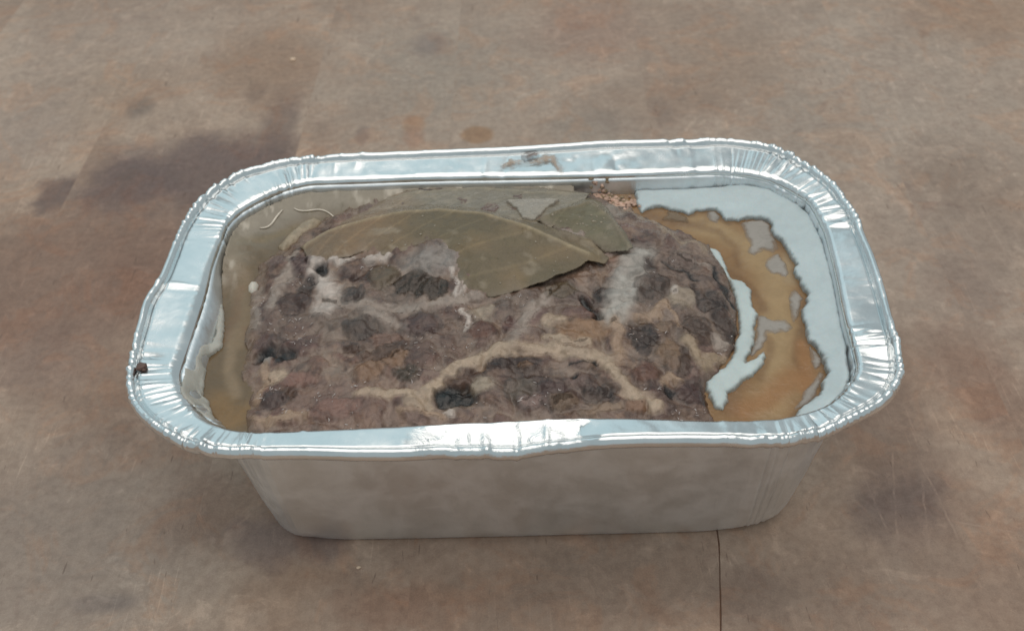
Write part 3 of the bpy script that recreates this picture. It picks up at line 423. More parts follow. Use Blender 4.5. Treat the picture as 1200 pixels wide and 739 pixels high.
# ------------------------------------------------------------------ butcher block table
top = mesh_obj('tabletop', [(x, y, z) for z in (-4.2, -.05) for x, y in ((-52, -22), (52, -22), (52, 62), (-52, 62))],
               [(0, 1, 2, 3), (7, 6, 5, 4), (0, 4, 5, 1), (1, 5, 6, 2), (2, 6, 7, 3), (3, 7, 4, 0)], GAP, smooth=False)
tag(top, kind='structure')
seams = [-49, -39, -29.2, -20.4, -10.5, -3.35, 6.2, 16.8, 26, 35.5, 45]
SL = 0.035
def seam(x, y): return x + SL * y + (.12 * min(0, y + 5) if x == 6.2 else 0)
def plank(k, x0, x1):
    rnd = random.Random(k); g0 = .0002; g1 = .0002
    ys = [-21.5] + [-10 + .35 * i for i in range(16)] + [2, 14, 30, 61] if x1 == 6.2 or x0 == 6.2 else [-21.5, 61]
    V, F = [], []; prev = None
    bl = br = .001
    for y in ys:
        bl = .016 if x0 == 6.2 and y < -3 else .001; br = .016 if x1 == 6.2 and y < -3 else .001
        l, r = seam(x0, y), seam(x1, y)
        gl, gr = g0, g1
        if x1 == 6.2: gr = .010 + rnd.uniform(0, .028) if y < -3 else .0002
        if x0 == 6.2: gl = .004 + rnd.uniform(0, .02) if y < -3 else .0002
        row = [(l + gl, y, -.06), (l + gl, y, -bl), (l + gl + bl, y, 0), (r - gr - br, y, 0), (r - gr, y, -br), (r - gr, y, -.06)]
        n = len(V); V += row
        if prev is not None: F += [[prev + i, prev + i + 1, n + i + 1, n + i] for i in range(5)]
        else: F.append([n + i for i in (5, 4, 3, 2, 1, 0)])
        prev = n
    F.append([prev + i for i in range(6)])
    F = [f[::-1] for f in F]
    o = mesh_obj('plank', V, F, wood_material(k, (x0 - .7, x1 + 2.1)), top, smooth=False)
    o.location.z = 0.0
for k in range(len(seams) - 1): plank(k - 1, seams[k], seams[k + 1])

# ------------------------------------------------------------------ foil tray
PHI = math.radians(-1.43); cP, sP = math.cos(PHI), math.sin(PHI)
W_, D_, R_, FL, RI = 22., 14.03, 4.36, 1.33, 2.79
def rr(u, W, D, R):
    u = np.asarray(u) % 8; k = u.astype(int); f = u - k; P = np.zeros((len(u), 2)); N = np.zeros((len(u), 2))
    cs = [(1, 1), (-1, 1), (-1, -1), (1, -1)]
    for q in range(4):
        sx, sy = cs[q]; m = k == 2 * q; a = np.radians(90 * q + 90 * f[m]); N[m] = np.stack([np.cos(a), np.sin(a)], 1)
        P[m] = np.array([sx * (W / 2 - R), sy * (D / 2 - R)]) + R * N[m]
        m = k == 2 * q + 1; a = np.radians(90 * (q + 1)); n = np.array([np.cos(a), np.sin(a)])
        A = np.array([sx * (W / 2 - R), sy * (D / 2 - R)]) + R * n; t2 = cs[(q + 1) % 4]
        B = np.array([t2[0] * (W / 2 - R), t2[1] * (D / 2 - R)]) + R * n
        N[m] = n; P[m] = A + (B - A) * f[m][:, None]
    return P, N
def rot(P): return np.stack([cP * P[:, 0] - sP * P[:, 1], sP * P[:, 0] + cP * P[:, 1]], 1)
UT = np.arange(0, 8, 1 / 16.)
def per(u, tab): return np.interp(u, np.append(UT, 8), np.append(tab, tab[0]))
parts_u = []
for q in range(8): parts_u.append(q + np.arange(330 if q % 2 == 0 else (240 if q in (1, 5) else 150)) / (330 if q % 2 == 0 else (240 if q in (1, 5) else 150)))
U = np.concatenate(parts_u); NU = len(U)
O, N = rr(U, W_, D_, R_); O = rot(O + N * per(U, DO)[:, None]); 
I, _ = rr(U, W_ - 2 * FL, D_ - 2 * FL, RI); I0 = rot(I - N * 0.0); I = rot(I + N * per(U, DI)[:, None]); N = rot(N)
arc = np.concatenate([[0], np.cumsum(np.linalg.norm(np.diff(O, axis=0), axis=1))]); total = arc[-1] + np.linalg.norm(O[0] - O[-1])
DRAFT = 0.164
def interior(z):
    return I - N * ((RIM_Z - z) * DRAFT)
IPOLY = (interior(6.0) + N * (.09 * ((U < .9) | (U > 7.0)) - .38 * sstep(3.1, 3.6, U) * sstep(5.0, 4.5, U))[:, None])[::12]; IRIM = I[::12]

# pleats: sharp radial creases crowded round the four corners, a few across the straight sides
rp = np.random.RandomState(11)
pleats = []
for q in (0, 2, 4, 6):
    u = q - .10
    while u < q + 1.10:
        pleats.append((u, rp.uniform(.02, .075) * rp.choice([1, 1, -1]), rp.uniform(.035, .11), rp.uniform(-.16, .16), rp.uniform(.5, 1)))
        u += rp.choice([rp.uniform(.010, .028), rp.uniform(.012, .035), rp.uniform(.03, .07)])
for u, a in ((1.06, .05), (1.52, -.05), (1.57, .05), (1.74, .03), (3.04, .05), (3.45, .045), (3.5, -.02), (5.2, .02), (5.44, .06), (5.5, -.08), (5.56, .07), (5.62, -.05), (5.9, .03), (7.06, .04), (7.95, .05), (7.4, .02)):
    pleats.append((u, a * .8, .07, rp.uniform(-.25, .25), 1.0))
def arc_of(u): return np.interp(u % 8, np.append(U, 8), np.append(arc, total))
def crease(r, kind):
    """height of the pleats at radial place r (0 inner lip, 1 outer edge)"""
    h = np.zeros(NU)
    for (u, a, w_, sk, reach) in pleats:
        s = arc - (arc_of(u) + sk * (r - .5)); s = (s + total / 2) % total - total / 2
        g = a * 2.6 * np.exp(-np.abs(s) / (w_ * .75)) * (1 - .75 * np.exp(-np.abs(s) / .014))
        h += g * (reach if kind == 'rim' else 1.0) * (.55 + .45 * math.sin(3.1 * r + u * 9))
    return h
corner = np.zeros(NU)
for q in (0, 2, 4, 6): corner += sstep(q - .12, q + .05, U) * (1 - sstep(q + .95, q + 1.12, U))
corner += sstep(7.9, 8, U)
dent = np.zeros(NU)                                        # crushed stretch in the middle of the front rim
dx = O[:, 0]; frontmask = ((U > 5) & (U < 6)).astype(float)
dent = frontmask * sstep(-3.1, -2.0, dx) * (1 - sstep(1.2, 2.2, dx))
backdent = ((U > 1) & (U < 2)).astype(float) * sstep(1.2, 2.0, dx) * (1 - sstep(3.4, 4.2, dx))
def rim_noise(P, amp=.03):
    d = fbm(P[:, 0] * 2.1, P[:, 1] * 2.1, 5, 3)
    return amp * d
def facets(P):
    v = vnoise(P[:, 0] * 1.5 + 3, P[:, 1] * 2.0, 31); w_ = vnoise(P[:, 0] * 3.6, P[:, 1] * 3.1 + 4, 33)
    return np.abs(v - .5) * .34 + np.abs(w_ - .5) * .10 - .1
def strip(rings, name, parent, closed_end=None, thick=.02):
    V = np.concatenate(rings); nr = len(rings)
    a = np.arange(NU); b = (a + 1) % NU
    F = []
    for r in range(nr - 1):
        F.append(np.stack([r * NU + a, r * NU + b, (r + 1) * NU + b, (r + 1) * NU + a], 1))
    F = np.concatenate(F).tolist()
    V = V.tolist()
    if closed_end is not None:
        V.append(closed_end); c = len(V) - 1
        F += [[(nr - 1) * NU + int(j), c, (nr - 1) * NU + int(k)] for j, k in zip(a, b)]
        F[-NU:] = [f[::-1] for f in F[-NU:]]
    o = mesh_obj(name, V, F, FOIL_BODY if name == 'body' else FOIL, parent)
    m = o.modifiers.new('thickness', 'SOLIDIFY'); m.thickness = thick * CM; m.offset = 0
    return o
tray = empty('foil_tray')
tag(tray, 'crimped aluminium foil loaf tray with rolled edge on the worn wooden table', 'foil tray')
BW = 0.34                                                  # width of the rolled edge
O = O - N * (.27 * dent)[:, None]
flw = np.linalg.norm(O - I, axis=1) - BW
FRISE = .11 - .05 * frontmask + .09 * (vnoise(arc * .33, arc * 0 + .5, 305) - .5)
def flange(r):
    P = I + N * (flw * r)[:, None]
    # slight tilt up towards the outside, low relief and pleats
    z = RIM_Z + FRISE * r + crease(r, 'rim') * (.35 + .65 * r) * .8 + rim_noise(P, .012) + (.05 * fbm(P[:, 0] * .55, P[:, 1] * .55, 300, 3) + .03 * vnoise(arc * .5, arc * 0, 301)) * r
    z = z + (dent * facets(P) * .18 + backdent * facets(P) * .4) * math.sin(math.pi * min(r * .8 + .15, 1)) - (.30 + .10 * (vnoise(P[:, 0] * 2.3, P[:, 1] * 2.3, 411) - .5)) * dent * r + .07 * dent * (np.abs(vnoise(P[:, 0] * 3.1 + 7, P[:, 1] * 3.1, 415) - .5) - .2)
    return P, z
LEFT = sstep(3.1, 3.6, U) * sstep(5.0, 4.5, U)
rings = []
for d, dz in ((-.03, -.20), (0.0, -.12), (.02, -.055), (.07, -.015)):
    P = I + N * (d + 0.42 * dz / .62 * LEFT)[:, None]; rings.append(np.column_stack([P, RIM_Z + dz + crease(0.0, 'rim') * .7 * (1 + dz * 4) + rim_noise(I, .02)]))
for r in (.12, .2, .3, .4, .5, .6, .7, .8, .9, 1.0):
    P, z = flange(r); rings.append(np.column_stack([P, z]))
strip(rings, 'rim', tray)
# rolled edge
P1, z1 = flange(1.0); rings = [np.column_stack([P1, z1])]
fine = np.zeros(NU)
for u in np.concatenate([q - .1 + np.cumsum(rp.uniform(.008, .045, 44)) for q in (0, 2, 4, 6)]):
    s = arc - arc_of(u); s = (s + total / 2) % total - total / 2
    fine += rp.uniform(-.05, .06) * np.exp(-np.abs(s) / rp.uniform(.02, .05))
fine *= np.clip(corner + .05, 0, 1)
for d, dz, k in ((.32, -.07, .5), (.29, -.10, .6), (.265, -.07, .7), (.235, .05, 1), (.18, .14, 1), (.12, .165, 1), (.06, .135, 1), (.015, .06, 1), (0, -.02, 1), (.0, -.1, 1), (.03, -.17, .8), (.09, -.22, .6), (.16, -.23, .4)):
    wob = fine * k + crease(1.1, 'bead') * .35 * k + dent * (facets(O) * .35) * k
    P = O - N * (d - wob * .5 * (1 if d < .2 else .3))[:, None] + N * 0
    rings.append(np.column_stack([P, z1 + dz + wob * .8]))
strip(rings, 'rolled_edge', tray)
# wall and base
rings = []
for z in (RIM_Z - .19, 6.3, 6.0, 5.6, 5.2, 4.6, 4.0, 3.4, 2.8, 2.2, 1.6, 1.2, .95, .75, .5, .34, .2, .1, .04, .02):
    k = (RIM_Z - z)
    rb = .28 + .50 * corner; q_ = np.clip((rb - z) / rb, 0, 1)
    inset = k * DRAFT + .85 * rb * (1 - np.sqrt(np.maximum(1 - q_ ** 2, 0))) + (.15 if z < .03 else 0)
    cr = crease(-.3 - k * .12, 'wall') * .55 * (1 - .4 * k / RIM_Z) * corner
    mixb = min(1, max(0, (k - .8) / 4.0)); Ib = I * (1 - mixb) + I0 * mixb
    Pz = Ib - N * (inset[:, None] + (.42 * sstep(3.1, 3.6, U) * sstep(5.0, 4.5, U) * min(1, k / .62))[:, None] - .06 * (((U < .9) | (U > 7.0)) * min(1, k))[:, None])
    lo = .035 * fbm(U * 3.2, np.full(NU, z * .35), 8, 3) * math.sin(math.pi * min(1, k / RIM_Z)) + .03 * fbm(U * 14, np.full(NU, z * .9), 9, 3) * corner
    chip = -.05 * np.exp(-((z - .55) / .5) ** 2) * np.maximum(fbm(U * 5.5, np.full(NU, z * .8), 21, 2), 0)
    Pz = Pz + N * ((cr + lo) * (1 if k > .25 else .2) + chip)[:, None]
    rings.append(np.column_stack([Pz, np.full(NU, z)]))
strip(rings, 'body', tray, closed_end=[0, 0, .02])

# ------------------------------------------------------------------ the meat loaf
LOAF_A = np.array(LOAF)
def warp(P, amp, sc, seed):
    return P + amp * np.stack([fbm(P[:, 0] * sc, P[:, 1] * sc, seed, 3), fbm(P[:, 0] * sc + 9, P[:, 1] * sc, seed + 5, 3)], 1)
def feat_mask(f, P):
    name, k, c, g, b, s, part = f
    if k == 'E':
        x, y, rx, ry, ro_ = g; Q = P - np.array([x, y]); a = math.radians(ro_); ca, sa = math.cos(a), math.sin(a)
        d = np.hypot((ca * Q[:, 0] + sa * Q[:, 1]) / rx, (-sa * Q[:, 0] + ca * Q[:, 1]) / ry)
        return sstep(1 + s, 1 - s, d), np.clip(1 - d / 1.1, 0, 1) ** .5
    if k == 'L':
        pts, w_ = g; d = seg_dist(P, pts, closed=False) / (w_ * .5)
        return sstep(1 + s, 1 - s, d), np.clip(1 - d / 1.1, 0, 1) ** .5
    d = sdf(P, g); return sstep(s * .4, -s * .4, d), np.clip(-d / .25, 0, 1) ** .5
def loaf_sdf(P): return np.maximum(sdf(warp(P, .14, 1.6, 200), LOAF_A), sdf(P, IPOLY) + .05)
res = .045
bb = bbox_of(IPOLY)
x0, x1, y0, y1 = LOAF_A[:, 0].min() - .1, LOAF_A[:, 0].max() + .1, bb[2], min(bb[3], LOAF_A[:, 1].max() + .1)
nx, ny = int((x1 - x0) / res) + 2, int((y1 - y0) / res) + 2
GX, GY = np.meshgrid(x0 + np.arange(nx) * res, y0 + np.arange(ny) * res, indexing='ij')
GP = np.stack([GX.ravel(), GY.ravel()], 1)
zb = loaf_base(GP, LOAF_A)
Wp = warp(GP, .22, 1.3, 40); Wp = warp(Wp, .10, 4.0, 50)
CC = np.tile(albw((95, 81, 73)), (len(GP), 1))
def cells(P, sc, seed):
    Q = P * sc; ib = np.floor(Q).astype(np.int64); f1 = np.full(len(P), 9.); f2 = np.full(len(P), 9.); cid = np.zeros(len(P))
    for dx_ in (-1, 0, 1):
        for dy_ in (-1, 0, 1):
            cx = ib[:, 0] + dx_; cy = ib[:, 1] + dy_
            px = cx + 0.02 + .96 * hash2(cx, cy, seed); py = cy + 0.02 + .96 * hash2(cx, cy, seed + 1)
            d = np.hypot(Q[:, 0] - px, Q[:, 1] - py); h_ = hash2(cx, cy, seed + 2)
            cl = d < f1; f2 = np.where(cl, f1, np.minimum(f2, d)); cid = np.where(cl, h_, cid); f1 = np.where(cl, d, f1)
    return f1, f2 - f1, cid
Vp = warp(warp(GP, .55, .7, 310), .16, 3.0, 320) * np.array([.85, 1.1])
f1, fb, cid = cells(Vp, 1.05, 331)
g1, gb, gid = cells(Vp + 3, 2.6, 341)
pal = np.array([albw(c_) for c_ in ((86, 68, 66), (100, 80, 76), (114, 92, 82), (78, 62, 59), (122, 102, 87), (94, 74, 67), (106, 88, 85), (92, 72, 71))])
CC = CC * .3 + pal[(cid * 7.99).astype(int)] * .5 + pal[(gid * 7.99).astype(int)] * .2
fw = sstep(.48, .06, fb + .16 * fbm(GP[:, 0] * 1.6, GP[:, 1] * 1.6, 350, 3)) * (.62 + .38 * sstep(-.4, .4, fbm(GP[:, 0] * .7, GP[:, 1] * .7, 360, 3)))
CC = CC * (1 - .84 * fw[:, None]) + albw((140, 132, 121)) * .84 * fw[:, None]
gwm = sstep(.16, .02, gb) * .4
CC = CC * (1 - gwm[:, None]) + albw((124, 112, 102)) * gwm[:, None]
CELLZ = .10 * sstep(0, .45, fb) * (1 - .4 * fw) + .03 * sstep(0, .3, gb)
n1 = fbm(GP[:, 0] * 1.1, GP[:, 1] * 1.1, 60, 4)[:, None]
CC = CC * (1 + .22 * n1) + np.maximum(fbm(GP[:, 0] * 1.8, GP[:, 1] * 1.8, 66, 3), 0)[:, None] * np.array([.05, .03, .02])
VAR = fbm(GP[:, 0] * 2.6, GP[:, 1] * 2.6, 160, 4)
vein = (.4 + .4 * sstep(0, 3, GP[:, 0])) * sstep(.20, .03, np.abs(fbm(Wp[:, 0] * .85, Wp[:, 1] * .85, 170, 3))) * sstep(-.3, .3, VAR)
CC = CC * (1 - .5 * vein[:, None]) + albw((132, 124, 114)) * .5 * vein[:, None]
for sc_, sd_, am_, cl_ in ((1.0, 210, .4, (124, 116, 106)), (2.1, 220, .5, (136, 127, 115)), (1.4, 230, .45, (72, 60, 54)), (3.0, 240, .45, (128, 112, 96)), (3.4, 245, .5, (64, 54, 50))):
    mk = sstep(.12, .42, fbm(Wp[:, 0] * sc_, Wp[:, 1] * sc_, sd_, 4))[:, None] * am_
    CC = CC * (1 - mk) + albw(cl_) * mk
dk = sstep(.2, .6, fbm(Wp[:, 0] * 1.6 + 5, Wp[:, 1] * 1.6, 180, 4))
CC = CC * (1 - .25 * dk[:, None])
BZ = np.zeros(len(GP)); masks = []
for f in FEATS:
    gx = np.array(f[3][0] if f[1] == 'L' else ([f[3][:2]] if f[1] == 'E' else f[3])); rad = (max(f[3][2:4]) * 1.8 if f[1] == 'E' else (f[3][1] if f[1] == 'L' else .3)) + .4
    near = (GP[:, 0] > gx[:, 0].min() - rad) & (GP[:, 0] < gx[:, 0].max() + rad) & (GP[:, 1] > gx[:, 1].min() - rad) & (GP[:, 1] < gx[:, 1].max() + rad)
    m = np.zeros(len(GP)); q = np.zeros(len(GP))
    m[near], q[near] = feat_mask(f, Wp[near])
    masks.append(m)
    mod = .76 + .24 * sstep(-.35, .25, VAR); mo_ = m * mod
    st = .55 if f[0] == 'zone' else .96
    if f[0] in ('meat_chunk', 'fat_lump'):
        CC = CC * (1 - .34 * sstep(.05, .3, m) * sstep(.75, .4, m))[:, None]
    CC = CC * (1 - (mo_ * st)[:, None]) + albw(mute(COL[f[2]], .74, 1.05 if f[0].startswith('fat') else .9)) * (mo_ * st)[:, None]
    if f[4]:
        BZ = BZ * (1 - .5 * m) + f[4] * 1.1 * (q if f[4] > 0 else 1.3 * m)
rough = fbm(GP[:, 0] * 2.4, GP[:, 1] * 2.4, 70, 4) * .05 + .09 * fbm(GP[:, 0] * 1.1, GP[:, 1] * 1.1, 250, 3) + np.abs(fbm(GP[:, 0] * 5.5, GP[:, 1] * 5.5, 75, 3)) * .055
GZ = zb + BZ + rough + CELLZ - .05
sL = np.maximum(-sdf(warp(GP, .3, 1.2, 260), LOAF_A), 0); eL = (sstep(.5, .02, sL) * sstep(-3.5, -5.5, GP[:, 0]) * .7)[:, None]
CC = CC * (1 - eL) + albw((112, 102, 88)) * eL
CC = np.clip(CC, .006, .9)
lm = CC @ np.array([.3, .59, .11]); q_ = np.maximum(lm, .01) / .11; CC = CC * np.where(q_ < 1, q_ ** .45, q_ ** .02)[:, None]
CC = np.clip(CC * np.array([.98, .875, .865]), .006, .8)
GZg = GZ.reshape(nx, ny); zbg = zb.reshape(nx, ny); CCg = CC.reshape(nx, ny, 3)
def lookup(A, P):
    fx = np.clip((P[:, 0] - x0) / res, 0, nx - 1.001); fy = np.clip((P[:, 1] - y0) / res, 0, ny - 1.001)
    i, j = fx.astype(int), fy.astype(int); a, b = fx - i, fy - j
    if A.ndim == 3: a, b = a[:, None], b[:, None]
    return (A[i, j] * (1 - a) + A[i + 1, j] * a) * (1 - b) + (A[i, j + 1] * (1 - a) + A[i + 1, j + 1] * a) * b
def loaf_z(x, y): return float(lookup(GZg, np.array([[x, y]]))[0])
loaf = empty('meat_terrine', (0, 0, .1))
tag(loaf, 'grey pink coarse meat terrine marbled with fat, topped with olive leaves, in the foil tray', 'meat terrine')
def child(name, V, F, mat, C=None):
    V = np.asarray(V, float).copy(); V[:, 2] -= .1
    return mesh_obj(name, V, F, mat, loaf, C)
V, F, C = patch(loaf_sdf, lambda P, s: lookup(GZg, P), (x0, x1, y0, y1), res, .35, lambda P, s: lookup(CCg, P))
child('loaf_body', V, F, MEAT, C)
LS = loaf_sdf(GP).reshape(nx, ny)
LABELS = dict(black='black gap in the meat', dark='dark hollow in the meat')
for f, m in zip(FEATS, masks):
    if not f[6]: continue
    mg = m.reshape(nx, ny)
    ok = (mg > .4) & (LS < -.03)
    cell = ok[:-1, :-1] & ok[1:, :-1] & ok[1:, 1:] & ok[:-1, 1:]
    if cell.sum() < 6: continue
    idx = np.arange(nx * ny).reshape(nx, ny)
    q = np.stack([idx[:-1, :-1][cell], idx[1:, :-1][cell], idx[1:, 1:][cell], idx[:-1, 1:][cell]], 1)
    used = np.unique(q); remap = -np.ones(nx * ny, int); remap[used] = np.arange(len(used))
    mm = m[used]; off = -.006 + .02 * sstep(.42, .8, mm)
    V = np.column_stack([GP[used], GZ[used] + off])
    child(f[0], V, remap[q], MEAT, CC[used])
# wet shreds and drops sitting on the meat, crowded where it glistens; bright tubes paint glints
rs = random.Random(9); glint_shreds, drops = [], []
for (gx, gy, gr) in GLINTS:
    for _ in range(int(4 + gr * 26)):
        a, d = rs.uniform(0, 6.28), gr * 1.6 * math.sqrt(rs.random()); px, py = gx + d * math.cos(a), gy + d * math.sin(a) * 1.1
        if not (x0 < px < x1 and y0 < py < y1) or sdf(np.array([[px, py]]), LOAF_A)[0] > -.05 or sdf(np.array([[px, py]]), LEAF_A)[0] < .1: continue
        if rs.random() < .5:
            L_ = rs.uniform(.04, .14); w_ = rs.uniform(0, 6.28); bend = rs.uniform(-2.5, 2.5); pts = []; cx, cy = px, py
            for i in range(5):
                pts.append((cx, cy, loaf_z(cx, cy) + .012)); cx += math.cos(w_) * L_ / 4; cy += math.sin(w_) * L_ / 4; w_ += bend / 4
            r0 = rs.uniform(.007, .014); glint_shreds.append(tube(pts, [r0 * .5, r0, r0 * 1.2, r0, r0 * .5], 5))
        else:
            drops.append(blob((px, py, loaf_z(px, py)), rs.uniform(.012, .036), .75, rs.randint(0, 999), .12))
V, F = merge(glint_shreds); o = child('glint_fat_shreds', V, F, GLINT_SHRED); o['kind'] = 'stuff'
V, F = merge(drops); o = child('jelly_drops', V, F, DROP); o['kind'] = 'stuff'

# ------------------------------------------------------------------ leaves
BZg = BZ.reshape(nx, ny)
def BLZ(P): return .5 * lookup(BZg, P)
def leaf(label, poly, rib, colr, ribc, lift, curl, seed, fold=0.0, cx=(-.5, 1.5)):
    poly = np.array(poly); rib = np.array(rib)
    A, B = poly.copy(), None
    def zf(P, s):
        z = lookup(zbg, P) + lift + .07 + BLZ(P) + .05 * fbm(P[:, 0] * .9, P[:, 1] * .9, seed, 3) + .03 * np.abs(fbm(P[:, 0] * 1.9, P[:, 1] * 2.6, seed + 3, 3))
        d = seg_dist(P, rib, closed=False)
        z = z + fold * np.exp(-d / .5) + .035 * np.exp(-(d / .06) ** 2)
        z = z + np.exp(-s / .2) * (curl * sstep(cx[0], cx[1], P[:, 0]) * vnoise(P[:, 0] * .8 + 3, P[:, 1] * .8, seed + 7) - .15 * sstep(cx[1] - .4, cx[0] - .3, P[:, 0]))
        t = P[:, 0] * .8 + d * 1.0
        return z + .010 * np.sin(t * 6.5) * np.exp(-d / 1.5)
    def cf(P, s):
        d = seg_dist(P, rib, closed=False)
        c = np.tile(albw(colr), (len(P), 1)) * (1 + .16 * fbm(P[:, 0] * 1.1, P[:, 1] * 1.1, seed + 11, 4))[:, None]
        wl = (sstep(-2.4, -5.2, P[:, 0]) * .65)[:, None]; c = c * (1 - wl) + albw((122, 104, 87)) * wl
        br = np.maximum(fbm(P[:, 0] * .8 + 4, P[:, 1] * .8, seed + 13, 3), 0)[:, None]
        c = c + br * np.array([.06, .028, .008])
        gsp = sstep(.25, .55, fbm(P[:, 0] * 2.2, P[:, 1] * 2.2, seed + 15, 4))[:, None] * .35
        c = c * (1 - gsp) + alb((140, 134, 120)) * gsp
        w_ = np.exp(-(d / .075) ** 2)[:, None] * .85
        c = c * (1 - w_) + albw(ribc) * w_
        e = (np.exp(-s / .10) * (.75 - .6 * sstep(cx[0], cx[1], P[:, 0])))[:, None]
        e = e + .3 * sstep(.05, .5, fbm(P[:, 0] * 1.3 + 7, P[:, 1] * 1.3, seed + 21, 4))[:, None] * sstep(.9, .1, s)[:, None]
        e = np.clip(e, 0, .85); c = c * (1 - e) + (.4 * lookup(CCg, P) + .6 * albw((122, 118, 108))) * e
        v = (np.abs(np.sin((P[:, 0] * .8 + d) * 3.25)) > .988)[:, None] * .2
        return c * (1 + v)
    sf = lambda P: sdf(warp(P, .05, 2.2, seed), poly)
    V, F, C = patch(sf, zf, bbox_of(poly), .05, .0, cf)
    o = mesh_obj('leaf', V, F, LEAF, None, C)
    m = o.modifiers.new('thickness', 'SOLIDIFY'); m.thickness = .035 * CM; m.offset = -1
    tag(o, label, 'leaf', 'olive leaves on the terrine')
    rs_ = random.Random(seed); dr = []
    for _ in range(400):
        if len(dr) >= 26: break
        q = (rs_.uniform(*bbox_of(poly)[:2]), rs_.uniform(*bbox_of(poly)[2:])); Q = np.array([q]); s_ = -sf(Q)
        if s_[0] > .2 and fbm(Q[:, 0] * .9, Q[:, 1] * .9, seed + 31, 2)[0] > -.1:
            dr.append(blob((q[0], q[1], zf(Q, s_)[0] + .004), rs_.uniform(.015, .045), .5, rs_.randint(0, 999), .2))
    Vd, Fd = merge(dr); od = mesh_obj('jelly_drops', Vd, Fd, DROP_PALE, o); od['kind'] = 'stuff'
    return o
leaf('pale grey olive leaf furthest back, tucked under the rim behind the large leaf', LEAF_C, LEAF_C_RIB, (120, 115, 104), (138, 132, 118), .05, .03, 101, .02)
leaf('large olive brown leaf with pale midrib lying along the top of the terrine', LEAF_A, LEAF_A_RIB, (102, 94, 78), (150, 138, 116), .07, .10, 110, .16)
leaf('smaller folded olive leaf at the right end of the large leaf', LEAF_B, LEAF_B_RIB, (104, 100, 84), (122, 114, 98), .07, .05, 120, .20, (3.0, 3.9))

# ------------------------------------------------------------------ jelly round the loaf
def stroke_color(P, base, strokes, w1=.16):
    Q = warp(P, w1, 1.2, 90)
    c = np.tile(albw(mute(JCOL[base], .70, .95)), (len(P), 1)) * (1 + .08 * fbm(P[:, 0] * .9, P[:, 1] * .9, 95, 4))[:, None]
    for key, pts, w_ in strokes:
        d = seg_dist(Q, pts, closed=False) / (w_ * .5); m = sstep(1.7, .2, d)[:, None] * (.4 if key.startswith('jd') else .85)
        c = c * (1 - m) + albw(mute(JCOL[key], .72, .97)) * m
    return c
def jz(P, s, strokes):
    z = LEVEL + .015 * fbm(P[:, 0] * .8, P[:, 1] * .8, 97, 3)
    for key, pts, w_ in strokes:
        d = seg_dist(P, pts, closed=False) / (w_ * .6)
        z = z + (.012 if key in ('jl', 'jl2', 'ja') else (-.008 if key.startswith('jd') else 0)) * np.exp(-d * d)
    return z
def s_jr(P): return np.maximum(sdf(P, IPOLY) + .05, 3.2 - P[:, 0])
FEDGE = np.array(FAT[:FATN])
def c_jr(P, s):
    c = stroke_color(P, 'base', JR); d = seg_dist(P, FEDGE, closed=False) + .06 * fbm(P[:, 0] * 3, P[:, 1] * 3, 280, 3)
    k_ = (sstep(.18, .03, d) * .45)[:, None]
    return c * (1 - k_) + albw((96, 82, 68)) * k_
b_ = (3.0, bb[1], bb[2], bb[3])
V, F, C = patch(s_jr, lambda P, s: jz(P, s, JR), b_, 0.07, .22, c_jr)
o = mesh_obj('meat_jelly', V, F, JELLY, None, C)
tag(o, 'amber meat jelly pool between the terrine and the white fat on the right', 'jelly')
def s_jl(P): return np.maximum(sdf(P, IPOLY) + .05, P[:, 0] + 1.0 - 3.2 * sstep(1.5, 4.5, P[:, 1]))
def rise(P):
    d = np.maximum(-sdf(P, IPOLY), 0)
    back = sstep(.5, 3.0, P[:, 1])
    return d, back
def z_jl(P, s):
    d, back = rise(P)
    lump = fbm(P[:, 0] * 2.5, P[:, 1] * 2.5, 140, 3)
    return jz(P, s, JL) + back * (.34 * np.exp(-d / .35) + .12 * sstep(1.4, .3, d)) + .03 * lump * back
def c_jl(P, s):
    d, back = rise(P); c = stroke_color(P, 'basel', JL)
    w_ = (back * sstep(1.1, .1, d + .35 * fbm(P[:, 0] * 1.5, P[:, 1] * 1.5, 150, 3)))[:, None] * .8
    c = c * (1 - w_) + alb((128, 125, 114)) * w_
    st = sstep(.15, .5, fbm(P[:, 0] * 4.5, P[:, 1] * 1.4, 155, 3)) * back * sstep(.75, .2, d)
    st = st[:, None] * .8
    return c * (1 - st) + alb((168, 166, 156)) * st
V, F, C = patch(s_jl, z_jl, (bb[0], 2.6, bb[2], bb[3]), .06, .22, c_jl)
o = mesh_obj('meat_jelly', V, F, JELLY, None, C)
tag(o, 'brown olive meat jelly pool left of and behind the terrine', 'jelly')

